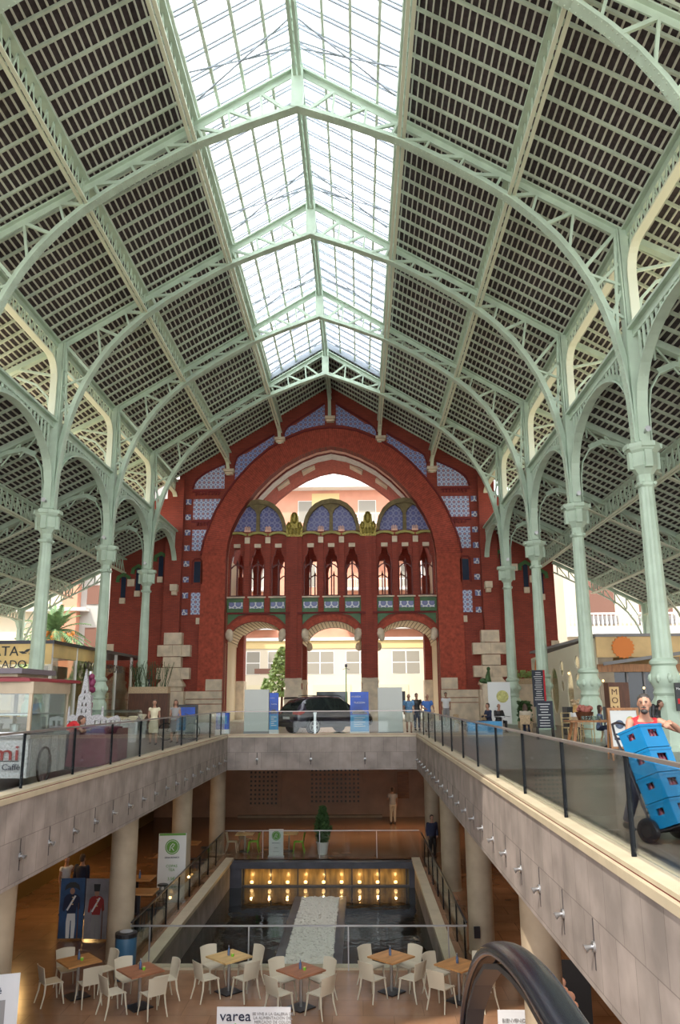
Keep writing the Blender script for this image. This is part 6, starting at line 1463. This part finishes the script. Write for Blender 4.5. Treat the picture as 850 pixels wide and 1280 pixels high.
for i,(x,y,r) in enumerate(((7.75,30.6,.3),(8.05,29.4,-.5))):
    t = tag(empty('bamboo_chair',(x,y,0),r),['pale bamboo chair nearest the low chalkboard','pale bamboo chair in front of the woman in blue dress'][i],'chair'); k = MB(); k.box(-.2,.2,-.2,.2,.44,.47); k.build('seat', bamboo, t)
    for sx in (-1,1):
        k = MB(); k.loft([(sx*.2,.2,0),(sx*.2,.2,.5),(sx*.19,.26,1.0)],[.018]*3,8); k.build('rear_leg', bamboo, t); k = MB(); k.loft([(sx*.2,-.2,0),(sx*.2,-.2,.45)],[.018]*2,8); k.build('leg', bamboo, t)
    k = MB(); 
    for z in (.62,.80,.98): k.loft([(-.19,.24,z),(.19,.24,z)],[.014,.014],6)
    k.build('back_rail', bamboo, t)
t = tag(empty('cafe_table',(6.3,36.5,0)),'small round terrace table among the seated customers by the pier','table'); MB().lathe([(.35,.72),(.35,.75)],24).build('tabletop', M['steel'], t); MB().lathe([(.2,0),(.03,.04),(.03,.72)],12).build('stem', M['steel'], t)
t = tag(empty('yellow_sign',(6.95,40.5,0)),'white sign panel with a yellow emblem beside the farthest right column','sign'); k = MB(); k.box(-.6,.5,-.05,.05,.3,2.3); k.build('panel', M['pure'], t); flat(circ(.1,1.6,.3,16),M['print2'],t,'yellow_emblem',-.052)
t = tag(empty('statuette',(7.1,45.0,0)),'small dark green statue figure above the yellow sign','statue'); k = MB(); k.lathe([(.35,0),(.35,2.2),(.25,2.3)],8); k.build('plinth', M['stonep'], t); k = MB(); k.loft([(0,0,2.3),(0,0,2.7),(.05,0,3.0)],[.2,.13,.07],8); k.ball((.05,0,3.1),(.1,.1,.12),8,6); k.ball((-.25,0,2.45),(.25,.12,.14),8,6); k.build('figure', M['leaf'], t, smooth=True)
for i,(x,y,z,sx,l) in enumerate(((11.2,51.6,2.35,1.6,'long planter of green shrubs on the stone ledge between two right columns'),(8.6,43.0,.0,.32,'dark leafy potted plant between the two farthest right columns'))):
    t = tag(empty('planter',(x,y,0)),l,'potted plant'); k = MB(); k.box(-sx,sx,-.3,.3,z,z+.35); k.build('trough', M['wicker'], t); k = MB(); k.box(-sx,sx,-.28,.28,0,z) if z > 0 else None; k.build('base_wall', M['stonep'], t) if z > 0 else None
    foliage(random.Random(i), 500, lambda r: (r.uniform(-sx,sx), r.uniform(-.3,.3), z+.35+r.uniform(0,.5 if z else 1.0)), .16, t, M['leafl'] if z else M['leaf'])
# ------------------------------------------------------------------ the street beyond the arches
def wframe(parent, x0, x1, z0, z1, y, nx=2, nz=2, blindm='blind', fr='whitetrim', lower=None):
    o = MB(); o.box(x0,x1,y-.02,y+.05,z0,z1); g = o.build('window', M['whitetrim'], parent)
    k = MB(); w = (x1-x0)/nx; h = (z1-z0)/nz
    for i in range(nx):
        for j in range(nz): k.box(x0+i*w+.07,x0+(i+1)*w-.07,y-.06,y-.02,z0+j*h+.07,z0+(j+1)*h-.07)
    k.build('pane', M[lower] if lower else M[blindm], g)
YB = 95
b = tag(empty('apartment_building',(0,YB,0)),'cream and salmon street building seen through the arches','building')
k = MB(); k.box(-26,7.6,0,12,-.3,8.5); k.build('lower_wall', M['creamwall'], b)
k = MB(); k.box(-26,7.6,.2,12,8.5,27.5); k.build('upper_wall', M['salmon'], b)
k = MB(); k.box(-26.2,7.7,-.35,.3,8.2,8.55); k.build('belt_cornice', M['whitetrim'], b)
k = MB(); k.box(-26,7.6,-.1,.1,7.3,8.2); k.build('yellow_band', M['yelwall'], b)
k = MB(); k.box(-26.5,7.7,-1.6,1,26.6,28.2); k.build('eaves_cornice', M['whitetrim'], b)
for x in (-17.5,-13.2,-9.0,-4.5,0.2,5.6): wframe(b, x-1.75, x+1.55, 4.3, 7.0, 0, 2, 2, 'blind')
k = MB(); k.box(-12.3,-8.2,-.07,0,4.4,5.0); k.build('open_window_dark', M['shutter'], b)
for x,w in ((-3.2,1.8),(4,1.3),(-12,1.6)):
    k = MB(); k.box(x-w-.4,x+w+.4,-.12,.02,-.2,3.1); k.build('door_surround', M['cream'], b); k = MB(); k.box(x-w,x+w,-.16,-.1,-.2,2.3); k.build('shop_door', M['darkglass'], b)
for fl in (10.0,14.6,18.6,22.6):
    for i,x in enumerate((-19,-12.5,-6.2,1.2,6.2)):
        wframe(b, x-1.1, x+1.1, fl, fl+2.7, .2, 1, 1, 'blind')
        if i in (1,3,4):
            k = MB(); k.box(x-2.6,x+2.6,-1.0,.2,fl-.5,fl-.25); k.build('balcony_slab', M['whitetrim'], b)
            k = MB(); k.box(x-2.6,x+2.6,-1.0,-.94,fl+.75,fl+.83)
            for j in range(27): k.box(x-2.6+j*.2-.02,x-2.6+j*.2+.02,-1.0,-.95,fl-.25,fl+.75)
            k.build('balcony_railing', M['whitetrim'], b)
k = MB(); k.box(-5.6,-2.2,.1,.25,22.0,26.2); k.build('yellow_bay', M['yelwall'], b)
foliage(random.Random(2), 260, lambda r: (r.uniform(-4,0), r.uniform(-1,0), 28.2+r.uniform(0,1.2)), .5, b, M['leafl'], 'roof_plants')
# white side building on the right end with flag and lamps
b2 = tag(empty('corner_building',(11.2,88,0)),'white corner building with a dark arched window seen through the right arch','building')
k = MB(); k.box(-3.3,14,0,10,-.3,22); k.build('wall', M['whitewall'] if 'whitewall' in M else M.setdefault('whitewall', mat('white_render',(.42,.41,.38),.9)), b2)
k = MB(); k.prism([(-.2,4.5),(-.2,7.8),(.2,8.5),(.8,8.8),(1.4,8.5),(1.8,7.8),(1.8,4.5)],-.08,.02); k.build('arched_window', M['shutter'], b2); k = MB(); k.box(-.8,.0,-.08,.02,0,3.2); k.build('doorway', M['blind'], b2)
k = MB(); k.box(-1.75,-1.45,-.9,-.8,2.0,4.6); k.box(-1.78,-1.74,-.87,-.83,-.02,4.7); tag(k.build('red_flag', M['redp'], None, (11.2,87.5,0)),'small red street banner hanging by the corner building','flag')
for i,(x,y,z,h,l) in enumerate(((-1.3,80,0,4.6,'thin green street lamp post seen through the middle arch'),(6.6,70,0,3.9,'thin dark street lamp post seen above the walking men'))):
    t = tag(empty('street_lamp',(x,y,0)),l,'street lamp'); MB().lathe([(.14,0),(.09,.8),(.06,1.0),(.05,h)],8).build('pole', M['leaf'], t); k = MB(); k.loft([(-.35,0,h-.3),(0,0,h-.15),(.35,0,h-.3)],[.03]*3,6); k.ball((0,0,h+.1),(.14,.14,.2),8,6); k.build('lantern', M['darksteel'], t, smooth=True)
t = tag(empty('wall_lantern',(9.3,87.6,0)),'ornate black wall lantern on the white corner building','lantern'); k = MB(); k.ball((0,0,7.6),(.3,.2,.35),8,6); k.ball((0,0,5.9),(.3,.2,.4),8,6); k.bar((0,0,5.9),(0,0,9.0),.07,.07); k.build('lantern_body', M['black'], t)
def tree(name,x,y,h,w,label,n,mt,seed,trunk=.12,z0=.3):
    t = tag(empty(name,(x,y,0)),label,'tree'); MB().loft([(0,0,0),(.05,0,h*.4),(0,0,h*.85)],[trunk,trunk*.8,.03],8).build('trunk', M['darkwood'], t)
    def f(r):
        q = r.random(); z = h*(z0+(1-z0)*q); rad = w*(1-q)**.6*(.5+.5*r.random()) if q > .12 else w*.8*r.random(); a = r.uniform(0,6.28); return (rad*math.cos(a),rad*math.sin(a),z)
    foliage(random.Random(seed), n, f, .34, t, mt, 'foliage'); return t
tree('street_tree',-6.7,70,5.9,1.6,'small bright green street tree seen through the left arch',1000,M['leafl'],11)
t = tree('street_tree',-8.2,71,3.2,.7,'low green shrub left of the street tree in the left arch',350,M['leafl'],12)
# left side: buildings, palm
b = tag(empty('apartment_building',(-40,75,0)),'tall white and orange apartment block far left behind the palm','building')
k = MB(); k.box(4,13,0,14,-.3,34); k.build('wall', M['creamwall'], b); k = MB(); k.box(12.2,13.6,-1,14,-.3,34); k.build('orange_pier', M['salmon'], b)
for z in (6,10,14,18,22): 
    k = MB(); k.box(3,14.5,-1.2,0,z-.3,z); k.build('balcony_slab', M['whitetrim'], b); k = MB(); k.box(14.2,16,-.1,.05,z+.4,z+2.2); k.build('window', M['shutter'], b)
k = MB(); k.box(13.6,18,0,14,-.3,34); k.build('side_wall', M['whitewall'], b)
b = tag(empty('apartment_building',(-50,52,0)),'cream apartment building with awnings at the far left behind the kiosk','building')
k = MB(); k.box(-30,12,0,12,-.3,20); k.build('wall', M['creamwall'], b); k = MB(); k.box(12,12.3,0,12,-.3,20); k.build('corner', M['yelwall'], b)
for z in (2,6.5,11):
    for x in (-14,-9,-4,1,6,10): wframe(b, x-.9, x+.9, z, z+2.6, 0, 2, 1, 'blind'); 
    k = MB(); k.box(-30,12.3,-.4,0,z-.9,z-.6); k.build('string_course', M['whitetrim'], b)
pt = tag(empty('palm_tree',(-26.0,68,0)),'large palm with orange date clusters beyond the left kiosk','palm')
MB().loft([(0,0,0),(.1,0,3.5),(0,0,7.2)],[.5,.38,.42],12).build('trunk', M['darkwood'], pt)
pr = random.Random(4); k = MB()
for i in range(64):
    a = 2*PI*i/64*5.3; el = pr.uniform(-.5,1.35); L = pr.uniform(2.9,3.8); P = []
    for j in range(8):
        q = j/7; r = L*q*math.cos(el)*(.9+.1*q)+.1; z = 7.3+L*q*math.sin(el)-1.5*q*q*(1.1-.3*el); P.append(Vector((r*math.cos(a),r*math.sin(a),z)))
    k.ribbon(P,.05,.05,(0,0,1))
    sd = Vector((-math.sin(a),math.cos(a),0))
    for j in range(1,8):
        for h_ in (0,.5):
            p = P[j-1].lerp(P[j],h_+.25); d = (P[j]-P[j-1]).normalized()
            for s in (-1,1):
                l = .75*(1-abs(j/7-.4)); tip = p+sd*s*l*.75+d*l*.6-Vector((0,0,.25*l)); w_ = d*.10; k.add([p-w_,p+w_,tip],[(0,1,2)])
k.build('fronds', M['palm'], pt)
k = MB()
for i in range(90): a = pr.uniform(0,6.28); r = pr.uniform(.4,1.5); k.ball((r*math.cos(a),r*math.sin(a),6.5+pr.uniform(-.3,.7)),(.2,.2,.2),6,4)
k.build('date_clusters', M['orange'], pt)['kind'] = 'stuff'
tree('street_tree',-18.8,55.0,4.3,1.6,'green shrub with yellow leaves seen through the left kiosk glass',900,M['leafl'],21)
tree('street_tree',-24.5,60.0,4.8,2.2,'bushy green tree below the palm behind the left kiosk',1100,M['leafl'],22)
# right side building
b = tag(empty('apartment_building',(26,66,0)),'cream building with brown shutters and white balustrade seen under the right aisle','building')
k = MB(); k.box(-9,50,0,12,-.3,24); k.build('wall', M['creamwall'], b)
k = MB(); k.box(-9,50,-.8,0,6.3,7.1); k.build('balcony_cornice', M['whitetrim'], b)
for x in (-6.3,-1.6,3.5,8.5,13.5):
    for z in (8.0,13.0,18.0):
        k = MB(); k.box(x-1.35,x+1.35,-.08,.02,z-.7,z+3.3); k.build('shutter', M['shutter'], b); k = MB(); k.box(x-1.5,x+1.5,-.2,-.1,z-.7,z+.0); k.build('iron_railing', M['greycl'], b)
k = MB(); k.box(-9,50,-.75,-.55,8.05,8.2)
for i in range(120): k.lathe([(.05,7.1),(.10,7.4),(.05,7.75),(.06,8.05)],6,(-9+i*.35,-.65,0))
k.build('balustrade', M['whitetrim'], b)['kind'] = 'stuff'
b = tag(empty('apartment_building',(44,40,0)),'pale building seen beyond the right outer posts','building')
k = MB(); k.box(0,12,-40,22,-.3,16); k.build('wall', M['creamwall'], b)
for y in range(-30,20,6):
    for z in (3,8,13): k = MB(); k.box(-.08,.0,y-1,y+1,z-1,z+1.6); k.build('shutter', M['shutter'], b)
b = tag(empty('apartment_building',(-62,10,0)),'pale building beyond the left outer posts','building')
k = MB(); k.box(0,12,-40,38,-.3,16); k.build('wall', M['creamwall'], b)
for y in range(-30,36,6):
    for z in (3,8,13): k = MB(); k.box(12,12.08,y-1,y+1,z-1,z+1.6); k.build('shutter', M['shutter'], b)
SKYS = 3.4; SUNS = 4.0; EXPO = 0.3
# ------------------------------------------------------------------ light and camera
w = bpy.data.worlds.new('sky'); scn.world = w; w.use_nodes = True; nt = w.node_tree; bg = nt.nodes['Background']
bg.inputs[0].default_value = (.92,.95,.98,1); bg.inputs[1].default_value = SKYS
sn = bpy.data.lights.new('sun','SUN'); sn.energy = SUNS; sn.angle = .01; sn.color = (1,.93,.80)
so = bpy.data.objects.new('sun', sn); COL.objects.link(so); so.rotation_euler = (math.radians(38),0,math.radians(-32))
cam = bpy.data.cameras.new('camera'); co = bpy.data.objects.new('camera', cam); COL.objects.link(co); scn.camera = co
cam.sensor_fit = 'VERTICAL'; cam.sensor_height = 36; cam.lens = 994.04/1280*36; cam.clip_end = 600; cam.clip_start = .05
pi_,ya,ro = .2298,-.0224,.0066
F = Vector((math.sin(ya)*math.cos(pi_),math.cos(ya)*math.cos(pi_),math.sin(pi_))); R0 = Vector((math.cos(ya),-math.sin(ya),0)); U0 = R0.cross(F)
R = R0*math.cos(ro)-U0*math.sin(ro); U = U0*math.cos(ro)+R0*math.sin(ro)
Mx = Matrix((R,U,-F)).transposed(); co.matrix_world = Matrix.Translation((0,0,H0)) @ Mx.to_4x4()
vs = scn.view_settings; vs.view_transform = 'Standard'; vs.look = 'None'; vs.gamma = 1; vs.use_curve_mapping = False; vs.exposure = EXPO
